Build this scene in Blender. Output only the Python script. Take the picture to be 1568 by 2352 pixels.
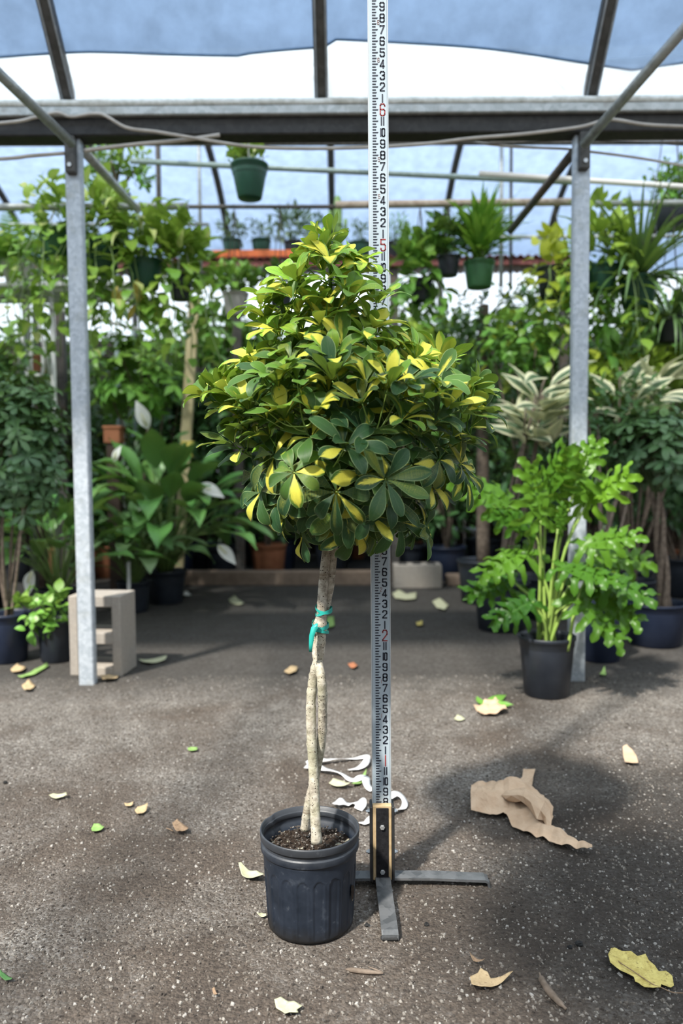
import bpy, math
import numpy as np
from mathutils import Vector, Matrix, Euler

for o in list(bpy.data.objects):
    bpy.data.objects.remove(o)
SC = bpy.context.scene
COL = SC.collection
PI = math.pi

# ------------------------------------------------------------------ camera
F_PX = 1767.0
CAM_H = 1.01
PITCH = math.radians(3.3)
ROLL = math.radians(-0.45)
cam_d = bpy.data.cameras.new('camera')
cam = bpy.data.objects.new('camera', cam_d)
COL.objects.link(cam)
SC.camera = cam
cam_d.sensor_fit = 'VERTICAL'
cam_d.sensor_height = 36.0
cam_d.sensor_width = 24.0
cam_d.lens = F_PX / 2352 * 36.0
cam_d.clip_start = 0.05
cam_d.clip_end = 200
CAM_R = Euler((PI / 2 - PITCH, 0, 0)).to_matrix() @ Matrix.Rotation(ROLL, 3, 'Z')
cam.matrix_world = Matrix.Translation((0, 0, CAM_H)) @ CAM_R.to_4x4()
cam_d.dof.use_dof = True
cam_d.dof.focus_distance = 1.66
cam_d.dof.aperture_fstop = 2.3

# ------------------------------------------------------------------ sky, sun, exposure
world = bpy.data.worlds.new('world')
SC.world = world
world.use_nodes = True
bg = world.node_tree.nodes['Background']
bg.inputs['Color'].default_value = (0.80, 0.90, 1.0, 1)
bg.inputs['Strength'].default_value = 1.0
sun_d = bpy.data.lights.new('sun', 'SUN')
sun_d.energy = 4.4
sun_d.angle = math.radians(3.2)
sun_d.color = (1.0, 0.95, 0.87)
sun = bpy.data.objects.new('sun', sun_d)
COL.objects.link(sun)
SUN_SLOPE = (0.50, 0.66)                      # ground shift of a shadow for each metre of height
sun.rotation_euler = Vector((-SUN_SLOPE[0], -SUN_SLOPE[1], 1)).to_track_quat('Z', 'Y').to_euler()
sun.location = (-2, -2.5, 6)
SC.view_settings.view_transform = 'Standard'
SC.view_settings.look = 'None'
SC.view_settings.exposure = 0.85
SC.view_settings.gamma = 1.0
SC.view_settings.use_curve_mapping = False
SC.cycles.max_bounces = 10
SC.cycles.transparent_max_bounces = 12

# ------------------------------------------------------------------ helpers
def ray(px, py):
    d = CAM_R @ Vector(((px - 784) / F_PX, -(py - 1176) / F_PX, -1))
    return d
def at(px, py, Y):
    d = ray(px, py)
    t = Y / d.y
    return Vector((d.x * t, Y, CAM_H + d.z * t))
def gnd(px, py, z=0.0):
    d = ray(px, py)
    t = (z - CAM_H) / d.z
    return Vector((d.x * t, d.y * t, z))

class Acc:
    """collects vertices, quads, leaf coordinates and an age value for one mesh"""
    def __init__(s):
        s.V = []; s.F = []; s.A = []; s.G = []; s.n = 0
    def add(s, V, F, A=None, age=0.0):
        V = np.asarray(V, float)
        s.V.append(V)
        s.F.append(np.asarray(F, int).reshape(-1, 4) + s.n)
        s.A.append(np.zeros((len(V), 3)) if A is None else np.asarray(A, float))
        s.G.append(np.full(len(V), age))
        s.n += len(V)
    def mesh(s, name, smooth=True, origin=(0, 0, 0)):
        V = np.concatenate(s.V) - np.array(origin); F = np.concatenate(s.F)
        A = np.concatenate(s.A); G = np.concatenate(s.G)
        me = bpy.data.meshes.new(name)
        quad = F[:, 3] != F[:, 2]
        nq = len(F)
        cnt = np.where(quad, 4, 3)
        mask = np.ones((nq, 4), bool); mask[:, 3] = quad
        loops = F[mask]
        starts = np.concatenate([[0], np.cumsum(cnt)[:-1]])
        me.vertices.add(len(V)); me.vertices.foreach_set('co', V.astype(np.float32).ravel())
        me.loops.add(len(loops)); me.loops.foreach_set('vertex_index', loops.astype(np.int32))
        me.polygons.add(nq)
        me.polygons.foreach_set('loop_start', starts.astype(np.int32))
        try:
            me.polygons.foreach_set('loop_total', cnt.astype(np.int32))
        except Exception:
            pass
        me.polygons.foreach_set('use_smooth', np.full(nq, smooth))
        a = me.attributes.new('luv', 'FLOAT_VECTOR', 'POINT'); a.data.foreach_set('vector', A.astype(np.float32).ravel())
        g = me.attributes.new('age', 'FLOAT', 'POINT'); g.data.foreach_set('value', G.astype(np.float32))
        me.update(calc_edges=True)
        return me
    def build(s, name, mat, parent=None, smooth=True, kind=None):
        org = parent_origin(parent)
        me = s.mesh(name, smooth, org)
        me.materials.append(mat)
        return link(name, me, parent, kind)

ORIG = {}
def parent_origin(p):
    if p is None: return (0, 0, 0)
    return ORIG.get(p.name, (0, 0, 0))
def link(name, me, parent=None, kind=None):
    o = bpy.data.objects.new(name, me)
    COL.objects.link(o)
    if parent is not None:
        o.parent = parent
        ORIG[o.name] = ORIG.get(parent.name, (0, 0, 0))
    if kind: o['kind'] = kind
    return o
def thing(name, label, cat, loc, group=None):
    o = bpy.data.objects.new(name, None)
    o.empty_display_size = 0.05
    COL.objects.link(o)
    o.location = loc
    ORIG[o.name] = tuple(loc)
    return tag(o, label, cat, group)
def tag(o, label, cat, group=None, kind=None):
    o['label'] = label; o['category'] = cat
    if group: o['group'] = group
    if kind: o['kind'] = kind
    return o

def box(c, s, rz=0.0, R=None):
    V = np.array([[x, y, z] for z in (-.5, .5) for y in (-.5, .5) for x in (-.5, .5)]) * np.array(s)
    if R is None:
        cz, sz = math.cos(rz), math.sin(rz)
        R = np.array([[cz, -sz, 0], [sz, cz, 0], [0, 0, 1]])
    V = V @ np.array(R).T + np.array(c)
    F = [[0, 2, 3, 1], [4, 5, 7, 6], [0, 1, 5, 4], [2, 6, 7, 3], [0, 4, 6, 2], [1, 3, 7, 5]]
    return V, F
def bevbox(c, s, b=0.004, R=None):
    """box with chamfered vertical and horizontal edges (24 vertices)"""
    hx, hy, hz = [q / 2 for q in s]
    b = min(b, hx * .9, hy * .9, hz * .9)
    ring = [(hx - b, -hy), (hx, -hy + b), (hx, hy - b), (hx - b, hy), (-hx + b, hy), (-hx, hy - b), (-hx, -hy + b), (-hx + b, -hy)]
    inn = [(x * (1 - b / hx * .8), y * (1 - b / hy * .8)) for x, y in ring]
    lev = [(inn, -hz), (ring, -hz + b), (ring, hz - b), (inn, hz)]
    V = [(x, y, z) for r, z in lev for x, y in r]
    F = []
    for k in range(3):
        for i in range(8):
            j = (i + 1) % 8
            F.append([k * 8 + i, k * 8 + j, k * 8 + 8 + j, k * 8 + 8 + i])
    for off, rev in ((0, True), (24, False)):
        q = [[0, 1, 2, 3], [0, 3, 4, 7], [7, 4, 5, 6]]
        for f in q:
            f = [off + i for i in f]
            F.append(f[::-1] if rev else f)
    V = np.array(V)
    if R is not None: V = V @ np.array(R).T
    return V + np.array(c), F
def beam_between(p, q, w, h, up=(0, 0, 1)):
    p = np.array(p, float); q = np.array(q, float)
    d = q - p; L = np.linalg.norm(d); x = d / L
    y = np.cross(np.array(up, float), x); y /= np.linalg.norm(y)
    z = np.cross(x, y)
    R = np.stack([x, y, z], 1)
    return bevbox((p + q) / 2, (L, w, h), min(w, h) * .12, R)
def tube(P, r, n=8, cap=True):
    P = np.array([tuple(p) for p in P], float)
    m = len(P)
    r = np.full(m, r) if np.isscalar(r) else np.array(r, float)
    T = np.gradient(P, axis=0); T /= np.linalg.norm(T, axis=1)[:, None] + 1e-12
    ref = np.array([0, 0, 1.0]) if abs(T[0][2]) < .9 else np.array([1.0, 0, 0])
    N = np.cross(T[0], ref); N /= np.linalg.norm(N)
    V = []; A = []
    ang = np.arange(n) * 2 * PI / n
    for i in range(m):
        N = N - T[i] * N.dot(T[i]); N /= np.linalg.norm(N) + 1e-12
        B = np.cross(T[i], N)
        V.append(P[i] + r[i] * (np.cos(ang)[:, None] * N + np.sin(ang)[:, None] * B))
        A.append(np.stack([np.full(n, i / (m - 1)), ang / PI - 1, np.zeros(n)], 1))
    V = np.concatenate(V); A = np.concatenate(A)
    F = [[i * n + j, i * n + (j + 1) % n, (i + 1) * n + (j + 1) % n, (i + 1) * n + j] for i in range(m - 1) for j in range(n)]
    if cap:
        for c, base in ((P[0], 0), (P[-1], (m - 1) * n)):
            k = len(V); V = np.vstack([V, c]); A = np.vstack([A, [0, 0, 0]])
            for j in range(n):
                f = [k, base + j, base + (j + 1) % n]
                if base == 0: f = f[::-1]; f = [f[2], f[0], f[1]]
                F.append([f[0], f[1], f[2], f[2]])
    return V, np.array(F), A
def smooth_path(P, m=8):
    P = [Vector(p) for p in P]
    Q = [P[0] * 2 - P[1]] + P + [P[-1] * 2 - P[-2]]
    out = []
    for i in range(1, len(Q) - 2):
        a, b, c, d = Q[i - 1], Q[i], Q[i + 1], Q[i + 2]
        for k in range(m):
            t = k / m
            out.append(0.5 * ((2 * b) + (c - a) * t + (2 * a - 5 * b + 4 * c - d) * t * t + (3 * b - a - 3 * c + d) * t ** 3))
    out.append(P[-1])
    return out
def lathe(prof, n=32, c=(0, 0, 0), fn=None):
    V = []; ang = np.arange(n) * 2 * PI / n
    for k, (r, z) in enumerate(prof):
        rr = np.full(n, r) if fn is None else fn(k, r, z, ang)
        V.append(np.stack([rr * np.cos(ang), rr * np.sin(ang), np.full(n, z)], 1))
    V = np.concatenate(V) + np.array(c)
    F = [[k * n + j, k * n + (j + 1) % n, (k + 1) * n + (j + 1) % n, (k + 1) * n + j] for k in range(len(prof) - 1) for j in range(n)]
    return V, np.array(F)

SOLID = []                                    # (owner, p, q, radius): what leaves must grow around
def solid(owner, p, q, r): SOLID.append((owner, np.array(tuple(p), float), np.array(tuple(q), float), r))
SPOTS = []                                    # (x, y, r) taken on the floor
def settle(c, r):
    """nearest free standing place on the floor to c"""
    def ok(x, y):
        if y > 8.70 - r: return False
        return all((x - a) ** 2 + (y - b) ** 2 > (r + q + .012) ** 2 for a, b, q in SPOTS)
    best = None
    for i in range(-30, 31):
        for j in range(-20, 21):
            x, y = c[0] + i * .035, c[1] + j * .035
            d = math.hypot(i, j)
            if (best is None or d < best[0]) and ok(x, y): best = (d, x, y)
    return (best[1], best[2], 0)

# ------------------------------------------------------------------ materials
MAT = {}
class NT:
    def __init__(s, name):
        s.m = bpy.data.materials.new(name); s.m.use_nodes = True
        s.t = s.m.node_tree; s.t.nodes.clear()
        s.out = s.n('ShaderNodeOutputMaterial')
        MAT[name] = s.m
    def n(s, typ, **kw):
        nd = s.t.nodes.new(typ)
        for k, v in kw.items():
            if k.startswith('i_'):
                key = k[2:]
                key = int(key) if key.isdigit() else key.replace('_', ' ')
                s.set(nd.inputs[key], v)
            else:
                setattr(nd, k, v)
        return nd
    def set(s, inp, v):
        if hasattr(v, 'is_output'):
            s.t.links.new(v, inp)
        else:
            if inp.type == 'RGBA' and len(v) == 3: v = (*v, 1)
            inp.default_value = v
    def math(s, op, a, b=0.0, c=None, clamp=False):
        nd = s.n('ShaderNodeMath', operation=op, use_clamp=clamp)
        s.set(nd.inputs[0], a); s.set(nd.inputs[1], b)
        if c is not None: s.set(nd.inputs[2], c)
        return nd.outputs[0]
    def mix(s, f, a, b, blend='MIX'):
        nd = s.n('ShaderNodeMix', data_type='RGBA', blend_type=blend)
        s.set(nd.inputs[0], f); s.set(nd.inputs[6], a); s.set(nd.inputs[7], b)
        return nd.outputs[2]
    def ramp(s, v, stops, interp='LINEAR'):
        nd = s.n('ShaderNodeValToRGB'); cr = nd.color_ramp; cr.interpolation = interp
        while len(cr.elements) > 1: cr.elements.remove(cr.elements[0])
        cr.elements[0].position = stops[0][0]; c = stops[0][1]; cr.elements[0].color = (*c, 1) if not np.isscalar(c) else (c, c, c, 1)
        for p, c in stops[1:]:
            e = cr.elements.new(p); e.color = (*c, 1) if not np.isscalar(c) else (c, c, c, 1)
        s.set(nd.inputs[0], v)
        return nd.outputs[0]
    def noise(s, vec, scale, detail=3, rough=.55, dist=0):
        nd = s.n('ShaderNodeTexNoise', i_Scale=scale, i_Detail=detail, i_Roughness=rough, i_Distortion=dist)
        if vec is not None: s.set(nd.inputs['Vector'], vec)
        return nd.outputs['Fac']
    def obj(s): return s.n('ShaderNodeTexCoord').outputs['Object']
    def bsdf(s, col, rough=.6, metal=0, spec=.5, bump=None, bs=.3, bd=.01):
        nd = s.n('ShaderNodeBsdfPrincipled', i_Base_Color=col, i_Roughness=rough, i_Metallic=metal)
        s.set(nd.inputs['Specular IOR Level'], spec)
        if bump is not None:
            b = s.n('ShaderNodeBump', i_Strength=bs, i_Distance=bd); s.set(b.inputs['Height'], bump)
            s.t.links.new(b.outputs[0], nd.inputs['Normal'])
        return nd.outputs[0]
    def done(s, sh): s.t.links.new(sh, s.out.inputs['Surface']); return s.m

def simple(name, c1, c2=None, scale=20, rough=.6, metal=0, bs=0.15, spec=.5, detail=4):
    t = NT(name); o = t.obj(); f = t.noise(o, scale, detail)
    col = t.ramp(f, [(.3, c1), (.7, c2 or c1)])
    return t.done(t.bsdf(col, rough, metal, spec, f, bs, .004))

def leafmat(name, base, base2, under, edge=None, young=None, var=None, var_amt=0.0, rough=.38, trans=.22, trans_col=None, vein=None, spec=.5, var_edge=False):
    t = NT(name)
    at_ = t.n('ShaderNodeAttribute', attribute_name='luv')
    sep = t.n('ShaderNodeSeparateXYZ', i_Vector=at_.outputs['Vector'])
    u, v, s = sep.outputs
    age = t.n('ShaderNodeAttribute', attribute_name='age').outputs['Fac']
    wn = t.n('ShaderNodeTexWhiteNoise', noise_dimensions='1D'); t.set(wn.inputs['W'], s)
    rs = t.n('ShaderNodeSeparateColor', i_Color=wn.outputs['Color']).outputs
    av = t.math('ABSOLUTE', v)
    vec = t.n('ShaderNodeCombineXYZ', i_X=u, i_Y=v, i_Z=t.math('MULTIPLY', s, 7.3)).outputs[0]
    blotch = t.noise(vec, 2.2, 3)
    col = t.mix(t.math('ADD', t.math('MULTIPLY', rs[0], .6), t.math('MULTIPLY', blotch, .5), clamp=True), base, base2)
    if young is not None: col = t.mix(age, col, young)
    if vein is not None:
        vm = t.math('SMOOTH_MIN', t.math('MULTIPLY', av, 14.0), 1.0, .3)
        st = t.math('SINE', t.math('MULTIPLY', t.math('SUBTRACT', u, t.math('MULTIPLY', av, .25)), 55.0))
        vm2 = t.math('MULTIPLY', t.math('GREATER_THAN', st, .82), .35)
        vv = t.math('MAXIMUM', t.math('SUBTRACT', 1.0, vm), vm2, clamp=True)
        col = t.mix(t.math('MULTIPLY', vv, .75, clamp=True), col, vein)
    if var is not None:
        sv = t.n('ShaderNodeCombineXYZ', i_X=t.math('MULTIPLY', u, 1.7), i_Y=t.math('MULTIPLY', v, 6.0), i_Z=t.math('MULTIPLY', s, 11.0)).outputs[0]
        nz = t.noise(sv, 2.4, 5, .7)
        if var_edge:
            d = t.math('SUBTRACT', t.math('ADD', av, t.math('MULTIPLY', t.math('SUBTRACT', nz, .5), .9)), var_amt)
        else:
            amt = t.math('MULTIPLY', t.math('SUBTRACT', rs[1], t.math('SUBTRACT', 1.22 - var_amt, t.math('MULTIPLY', age, .34))), 2.6)
            amt = t.math('MINIMUM', amt, .62)
            off = t.math('MULTIPLY', t.math('SUBTRACT', rs[2], .5), 1.0)
            dv = t.math('ABSOLUTE', t.math('SUBTRACT', v, off))
            d = t.math('SUBTRACT', t.math('ADD', amt, t.math('MULTIPLY', t.math('SUBTRACT', nz, .5), .9)), t.math('MULTIPLY', dv, .55))
            d = t.math('SUBTRACT', d, t.math('MULTIPLY', t.math('POWER', u, 4.0), .45))
        mk = t.ramp(t.math('MULTIPLY_ADD', d, 8.0, .5), [(.35, 0.0), (.65, 1.0)])
        col = t.mix(mk, col, var)
    if edge is not None:
        em = t.ramp(av, [(.89, 0.0), (.97, .75)])
        col = t.mix(em, col, edge)
    back = t.n('ShaderNodeNewGeometry').outputs['Backfacing']
    ucol = t.mix(.55, col, under)
    fin = t.mix(back, col, ucol)
    hb = t.math('ADD', t.math('MULTIPLY', t.noise(vec, 5.0, 3), .6), t.math('MULTIPLY', av, -.2))
    sh = t.bsdf(fin, rough, 0, spec, hb, .25, .003)
    tr = t.n('ShaderNodeBsdfTranslucent', i_Color=t.mix(.5, fin, trans_col or (0.35, 0.5, 0.06)))
    ms = t.n('ShaderNodeMixShader', i_0=trans)
    t.t.links.new(sh, ms.inputs[1]); t.t.links.new(tr.outputs[0], ms.inputs[2])
    return t.done(ms.outputs[0])

# floor
t = NT('floor_soil'); o = t.obj()
sp = t.n('ShaderNodeSeparateXYZ', i_Vector=o).outputs
vor = t.n('ShaderNodeTexVoronoi', i_Scale=170.0, i_Randomness=1.0); t.set(vor.inputs['Vector'], o)
vc = t.n('ShaderNodeSeparateColor', i_Color=vor.outputs['Color']).outputs[0]
grav = t.ramp(vc, [(0, (.045, .038, .032)), (.25, (.15, .128, .108)), (.55, (.31, .28, .245)), (.85, (.46, .43, .39)), (1, (.68, .66, .62))])
vf = t.noise(o, 330, 4, .75)
grav = t.mix(.45, grav, t.ramp(vf, [(.32, (.045, .036, .03)), (.5, (.20, .17, .145)), (.68, (.58, .55, .50))]))
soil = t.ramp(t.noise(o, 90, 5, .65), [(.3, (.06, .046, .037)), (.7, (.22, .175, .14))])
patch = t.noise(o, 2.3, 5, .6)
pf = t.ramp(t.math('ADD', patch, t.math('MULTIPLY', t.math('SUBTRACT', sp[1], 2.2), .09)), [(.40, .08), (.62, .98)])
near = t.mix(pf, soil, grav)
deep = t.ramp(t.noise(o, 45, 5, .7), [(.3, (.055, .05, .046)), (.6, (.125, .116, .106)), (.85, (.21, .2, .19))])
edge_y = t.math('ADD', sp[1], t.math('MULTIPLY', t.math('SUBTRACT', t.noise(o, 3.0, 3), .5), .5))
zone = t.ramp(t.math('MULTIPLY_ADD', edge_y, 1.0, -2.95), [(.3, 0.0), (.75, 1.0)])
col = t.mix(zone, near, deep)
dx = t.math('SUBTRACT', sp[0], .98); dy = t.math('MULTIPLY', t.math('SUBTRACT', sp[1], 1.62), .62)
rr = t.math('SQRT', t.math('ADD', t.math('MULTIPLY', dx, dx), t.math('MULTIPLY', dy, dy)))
painted_shade = t.ramp(t.math('ADD', rr, t.math('MULTIPLY', t.math('SUBTRACT', t.noise(o, 4.0, 4), .5), .45)), [(.45, 1.0), (.70, 0.0)])  # shade on the near right floor, painted into the soil colour
col = t.mix(t.math('MULTIPLY', painted_shade, .66), col, (.038, .033, .029))
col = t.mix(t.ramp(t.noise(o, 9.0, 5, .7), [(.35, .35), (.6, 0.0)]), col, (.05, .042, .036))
h = t.math('ADD', t.math('MULTIPLY', vor.outputs['Distance'], -.8), t.math('MULTIPLY', vf, .8))
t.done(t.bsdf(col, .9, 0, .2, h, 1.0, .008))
# gravel chips
t = NT('gravel_chip')
sd = t.n('ShaderNodeSeparateXYZ', i_Vector=t.n('ShaderNodeAttribute', attribute_name='luv').outputs['Vector']).outputs[2]
c = t.ramp(sd, [(0, (.045, .038, .033)), (.3, (.13, .11, .092)), (.6, (.21, .19, .165)), (.85, (.29, .27, .24)), (1, (.38, .36, .335))])
t.done(t.bsdf(c, .85, 0, .2))

# films
def filmmat(name, tcol, pcol, fp, noise_amt=.2, sx=6, diff=0.0):
    t = NT(name); o = t.obj()
    f = t.ramp(t.noise(o, sx, 5, .65), [(.3, 1 - noise_amt), (.7, 1.0)])
    tr = t.n('ShaderNodeBsdfTranslucent', i_Color=t.mix(1.0, tcol, f, 'MULTIPLY'))
    tp = t.n('ShaderNodeBsdfTransparent', i_Color=t.mix(1.0, pcol, f, 'MULTIPLY'))
    m = t.n('ShaderNodeMixShader', i_0=fp)
    t.t.links.new(tr.outputs[0], m.inputs[1]); t.t.links.new(tp.outputs[0], m.inputs[2])
    if diff > 0:
        df = t.n('ShaderNodeBsdfDiffuse', i_Color=(.92, .95, .97)); md = t.n('ShaderNodeMixShader', i_0=diff)
        t.t.links.new(m.outputs[0], md.inputs[1]); t.t.links.new(df.outputs[0], md.inputs[2]); m = md
    g = t.n('ShaderNodeBsdfGlossy', i_Color=(.8, .85, .9), i_Roughness=.35)
    m2 = t.n('ShaderNodeMixShader', i_0=.05)
    t.t.links.new(m.outputs[0], m2.inputs[1]); t.t.links.new(g.outputs[0], m2.inputs[2])
    return t.done(m2.outputs[0])
filmmat('film_white', (.97, .98, .98), (.95, .98, 1.0), .03, .04)
filmmat('film_blue', (.27, .36, .50), (.27, .36, .50), .62, .30, 7)
filmmat('film_rear', (.35, .45, .61), (.38, .48, .65), .50, .28, 9)
filmmat('film_milk', (.90, .94, .97), (.93, .97, 1.0), .60, .05, 6, .34)
filmmat('film_clear', (.90, .94, .97), (.93, .97, 1.0), .62, .06)

def metal(name, c1, c2, rough=.5, m=.35, dirt=None, scale=30):
    t = NT(name); o = t.obj()
    v = t.n('ShaderNodeTexVoronoi', i_Scale=scale * 2.5); t.set(v.inputs['Vector'], o)
    f = t.math('ADD', t.math('MULTIPLY', t.n('ShaderNodeSeparateColor', i_Color=v.outputs['Color']).outputs[0], .5), t.math('MULTIPLY', t.noise(o, scale, 4), .5))
    col = t.ramp(f, [(.25, c1), (.75, c2)])
    if dirt:
        col = t.mix(t.ramp(t.noise(o, 7, 5, .7), [(.52, 0.0), (.70, .7)]), col, dirt)
    return t.done(t.bsdf(col, rough, m, .5, f, .08, .002))
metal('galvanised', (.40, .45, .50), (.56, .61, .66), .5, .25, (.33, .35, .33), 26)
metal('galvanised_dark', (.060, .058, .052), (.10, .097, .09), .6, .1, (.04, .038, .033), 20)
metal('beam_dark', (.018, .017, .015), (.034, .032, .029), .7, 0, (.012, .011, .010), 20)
metal('pipe_grey', (.34, .36, .35), (.48, .50, .49), .45, .4, (.22, .2, .17), 18)
metal('pipe_dark', (.06, .055, .05), (.11, .10, .09), .6, .2, (.15, .1, .07), 18)
metal('pipe_green', (.24, .31, .30), (.33, .41, .40), .5, .2, None, 18)
metal('pipe_rust', (.30, .24, .19), (.44, .37, .31), .75, 0, (.18, .11, .07), 16)
metal('bolt_steel', (.45, .47, .48), (.62, .64, .65), .35, .75, None, 60)
metal('stand_steel', (.075, .08, .085), (.16, .165, .17), .42, .35, (.22, .225, .23), 20)
simple('white_paint', (.62, .62, .60), (.78, .78, .76), 14, .5)
simple('cable_tan', (.42, .38, .33), (.55, .51, .45), 20, .6)
simple('cable_white', (.70, .68, .64), (.8, .79, .76), 20, .6)
simple('gutter_lip', (.52, .52, .46), (.80, .80, .75), 40, .7, 0, .3)
simple('rod_face', (.385, .455, .505), (.43, .50, .55), 5, .38, 0, .02)
simple('rod_side', (.55, .58, .60), (.62, .66, .68), 30, .4, .4)
simple('ink_black', (.012, .016, .03), (.018, .022, .04), 20, .5, 0, 0)
simple('ink_red', (.27, .03, .03), (.32, .04, .04), 20, .5, 0, 0)
simple('ink_faint', (.30, .17, .15), (.33, .2, .18), 20, .5, 0, 0)
simple('black_felt', (.006, .006, .007), (.016, .016, .018), 120, .85, 0, .3, .2)
simple('plywood_edge', (.36, .25, .13), (.50, .37, .21), 60, .7)
simple('black_paint', (.012, .012, .013), (.03, .03, .03), 25, .5)
simple('pot_black', (.012, .016, .024), (.026, .032, .043), 9, .45, 0, .1)
simple('pot_blue', (.010, .017, .040), (.022, .032, .062), 9, .45, 0, .1)
simple('pot_green', (.012, .060, .038), (.02, .085, .055), 9, .4, 0, .05)
simple('pot_midgreen', (.035, .12, .05), (.05, .15, .065), 9, .45, 0, .05)
simple('pot_grey', (.42, .40, .38), (.52, .50, .47), 9, .7, 0, .05)
simple('terracotta', (.28, .10, .045), (.38, .15, .07), 12, .8)
simple('tray_orange', (.62, .13, .03), (.70, .17, .045), 10, .5)
simple('red_sheet', (.25, .075, .07), (.33, .11, .10), 8, .6, .1)
simple('brown_board', (.045, .028, .020), (.085, .055, .040), 9, .8)
simple('kerb_wood', (.17, .12, .085), (.27, .20, .15), 12, .85, 0, .4)
simple('timber', (.42, .35, .19), (.58, .50, .30), 10, .75)
simple('ribbon_yellow', (.7, .56, .08), (.8, .68, .16), 10, .5)
simple('tie_green', (.015, .30, .25), (.03, .42, .36), 15, .35)
simple('plastic_white', (.80, .80, .80), (.88, .88, .87), 6, .4)
simple('hanger_white', (.72, .74, .74), (.8, .82, .82), 6, .4)
simple('bark_dark', (.10, .075, .055), (.22, .17, .13), 40, .85, 0, .6)
simple('spathe', (.86, .86, .80), (.93, .93, .89), 5, .45)
simple('spadix', (.72, .70, .42), (.80, .78, .55), 80, .7, 0, .5)
simple('stem_green', (.10, .17, .04), (.17, .26, .07), 20, .5)
simple('stem_pale', (.20, .33, .06), (.33, .46, .11), 14, .4)
simple('stem_dark', (.04, .08, .02), (.09, .13, .04), 20, .5)
simple('coal', (.008, .008, .008), (.02, .02, .02), 90, .8, 0, .6)
# concrete
t = NT('concrete'); o = t.obj()
f = t.noise(o, 60, 6, .7); g = t.noise(o, 4, 4)
t.done(t.bsdf(t.mix(g, t.ramp(f, [(.3, (.21, .20, .19)), (.7, (.37, .35, .325))]), (.40, .345, .28)), .9, 0, .2, f, .5, .004))
# potting soil
t = NT('potting_soil'); o = t.obj()
f = t.noise(o, 150, 6, .75); v = t.n('ShaderNodeTexVoronoi', i_Scale=120.0); t.set(v.inputs['Vector'], o)
c = t.ramp(f, [(.3, (.010, .008, .006)), (.6, (.06, .04, .028)), (.75, (.13, .09, .06))])
pm = t.math('GREATER_THAN', t.n('ShaderNodeSeparateColor', i_Color=v.outputs['Color']).outputs[0], .95)
t.done(t.bsdf(t.mix(pm, c, (.5, .47, .36)), .95, 0, .2, f, .9, .01))
# trunk bark of the umbrella tree
t = NT('bark_pale'); o = t.obj()
sp2 = t.n('ShaderNodeSeparateXYZ', i_Vector=o).outputs
f = t.noise(o, 60, 5, .7); g = t.noise(o, 9, 3)
c = t.ramp(f, [(.3, (.15, .125, .095)), (.5, (.40, .36, .29)), (.7, (.60, .56, .48))])
c = t.mix(t.ramp(g, [(.45, 0.0), (.7, .5)]), c, (.38, .40, .22))
v = t.n('ShaderNodeTexVoronoi', i_Scale=190.0); t.set(v.inputs['Vector'], o)
spk = t.math('LESS_THAN', v.outputs['Distance'], .24)
sel = t.math('GREATER_THAN', t.n('ShaderNodeSeparateColor', i_Color=v.outputs['Color']).outputs[0], .45)
c = t.mix(t.math('MULTIPLY', spk, sel), c, (.06, .045, .035))
rv = t.n('ShaderNodeCombineXYZ', i_X=t.math('MULTIPLY', sp2[0], 3.0), i_Y=t.math('MULTIPLY', sp2[1], 3.0), i_Z=t.math('MULTIPLY', sp2[2], 34.0)).outputs[0]
rg = t.noise(rv, 1.0, 3)
c = t.mix(t.ramp(rg, [(.58, 0.0), (.66, .8)]), c, (.14, .095, .055))
t.done(t.bsdf(c, .8, 0, .25, t.math('ADD', f, t.math('MULTIPLY', rg, .8)), .5, .004))
# worn nursery pot
t = NT('pot_worn'); o = t.obj()
f = t.noise(o, 14, 6, .7); g = t.noise(o, 55, 4, .6)
sp3 = t.n('ShaderNodeSeparateXYZ', i_Vector=o).outputs
c = t.ramp(f, [(.35, (.007, .012, .021)), (.60, (.015, .022, .036)), (.78, (.06, .072, .09))])
c = t.mix(t.ramp(g, [(.62, 0.0), (.8, .35)]), c, (.16, .18, .20))
low = t.ramp(t.math('ADD', sp3[2], t.math('MULTIPLY', t.math('SUBTRACT', f, .5), .06)), [(.005, .85), (.04, 0.0)])
c = t.mix(low, c, (.012, .011, .010))
lip = t.ramp(t.math('ADD', sp3[2], t.math('MULTIPLY', t.math('SUBTRACT', g, .5), .03)), [(.170, 0.0), (.195, .25)])
c = t.mix(lip, c, (.10, .10, .095))
t.done(t.bsdf(c, t.ramp(f, [(.3, .38), (.7, .62)]), 0, .5, f, .12, .004))
# kraft paper and dry leaves
t = NT('kraft'); o = t.obj()
f = t.noise(o, 18, 5, .6); g = t.noise(o, 70, 4)
c = t.ramp(f, [(.3, (.48, .33, .215)), (.7, (.60, .44, .305))])
vk = t.n('ShaderNodeTexVoronoi', i_Scale=26.0, feature='DISTANCE_TO_EDGE'); t.set(vk.inputs['Vector'], o)
c = t.mix(t.ramp(g, [(.6, 0.0), (.8, .3)]), c, (.4, .27, .17))
t.done(t.bsdf(c, .85, 0, .2, t.math('ADD', f, t.math('MULTIPLY', t.math('MINIMUM', vk.outputs[0], .1), 2.0)), .5, .006))
def drymat(name, c1, c2, c3):
    t = NT(name); o = t.obj(); f = t.noise(o, 60, 5, .7); g = t.noise(o, 150, 3)
    c = t.ramp(f, [(.3, c1), (.65, c2)])
    c = t.mix(t.ramp(g, [(.58, 0.0), (.7, .7)]), c, c3)
    return t.done(t.bsdf(c, .75, 0, .25, f, .4, .003))
drymat('dry_tan', (.38, .28, .155), (.52, .39, .23), (.22, .13, .07))
drymat('dry_yellow', (.42, .31, .08), (.68, .57, .19), (.20, .13, .05))
drymat('dry_pale', (.40, .40, .25), (.52, .52, .36), (.40, .40, .22))
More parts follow.
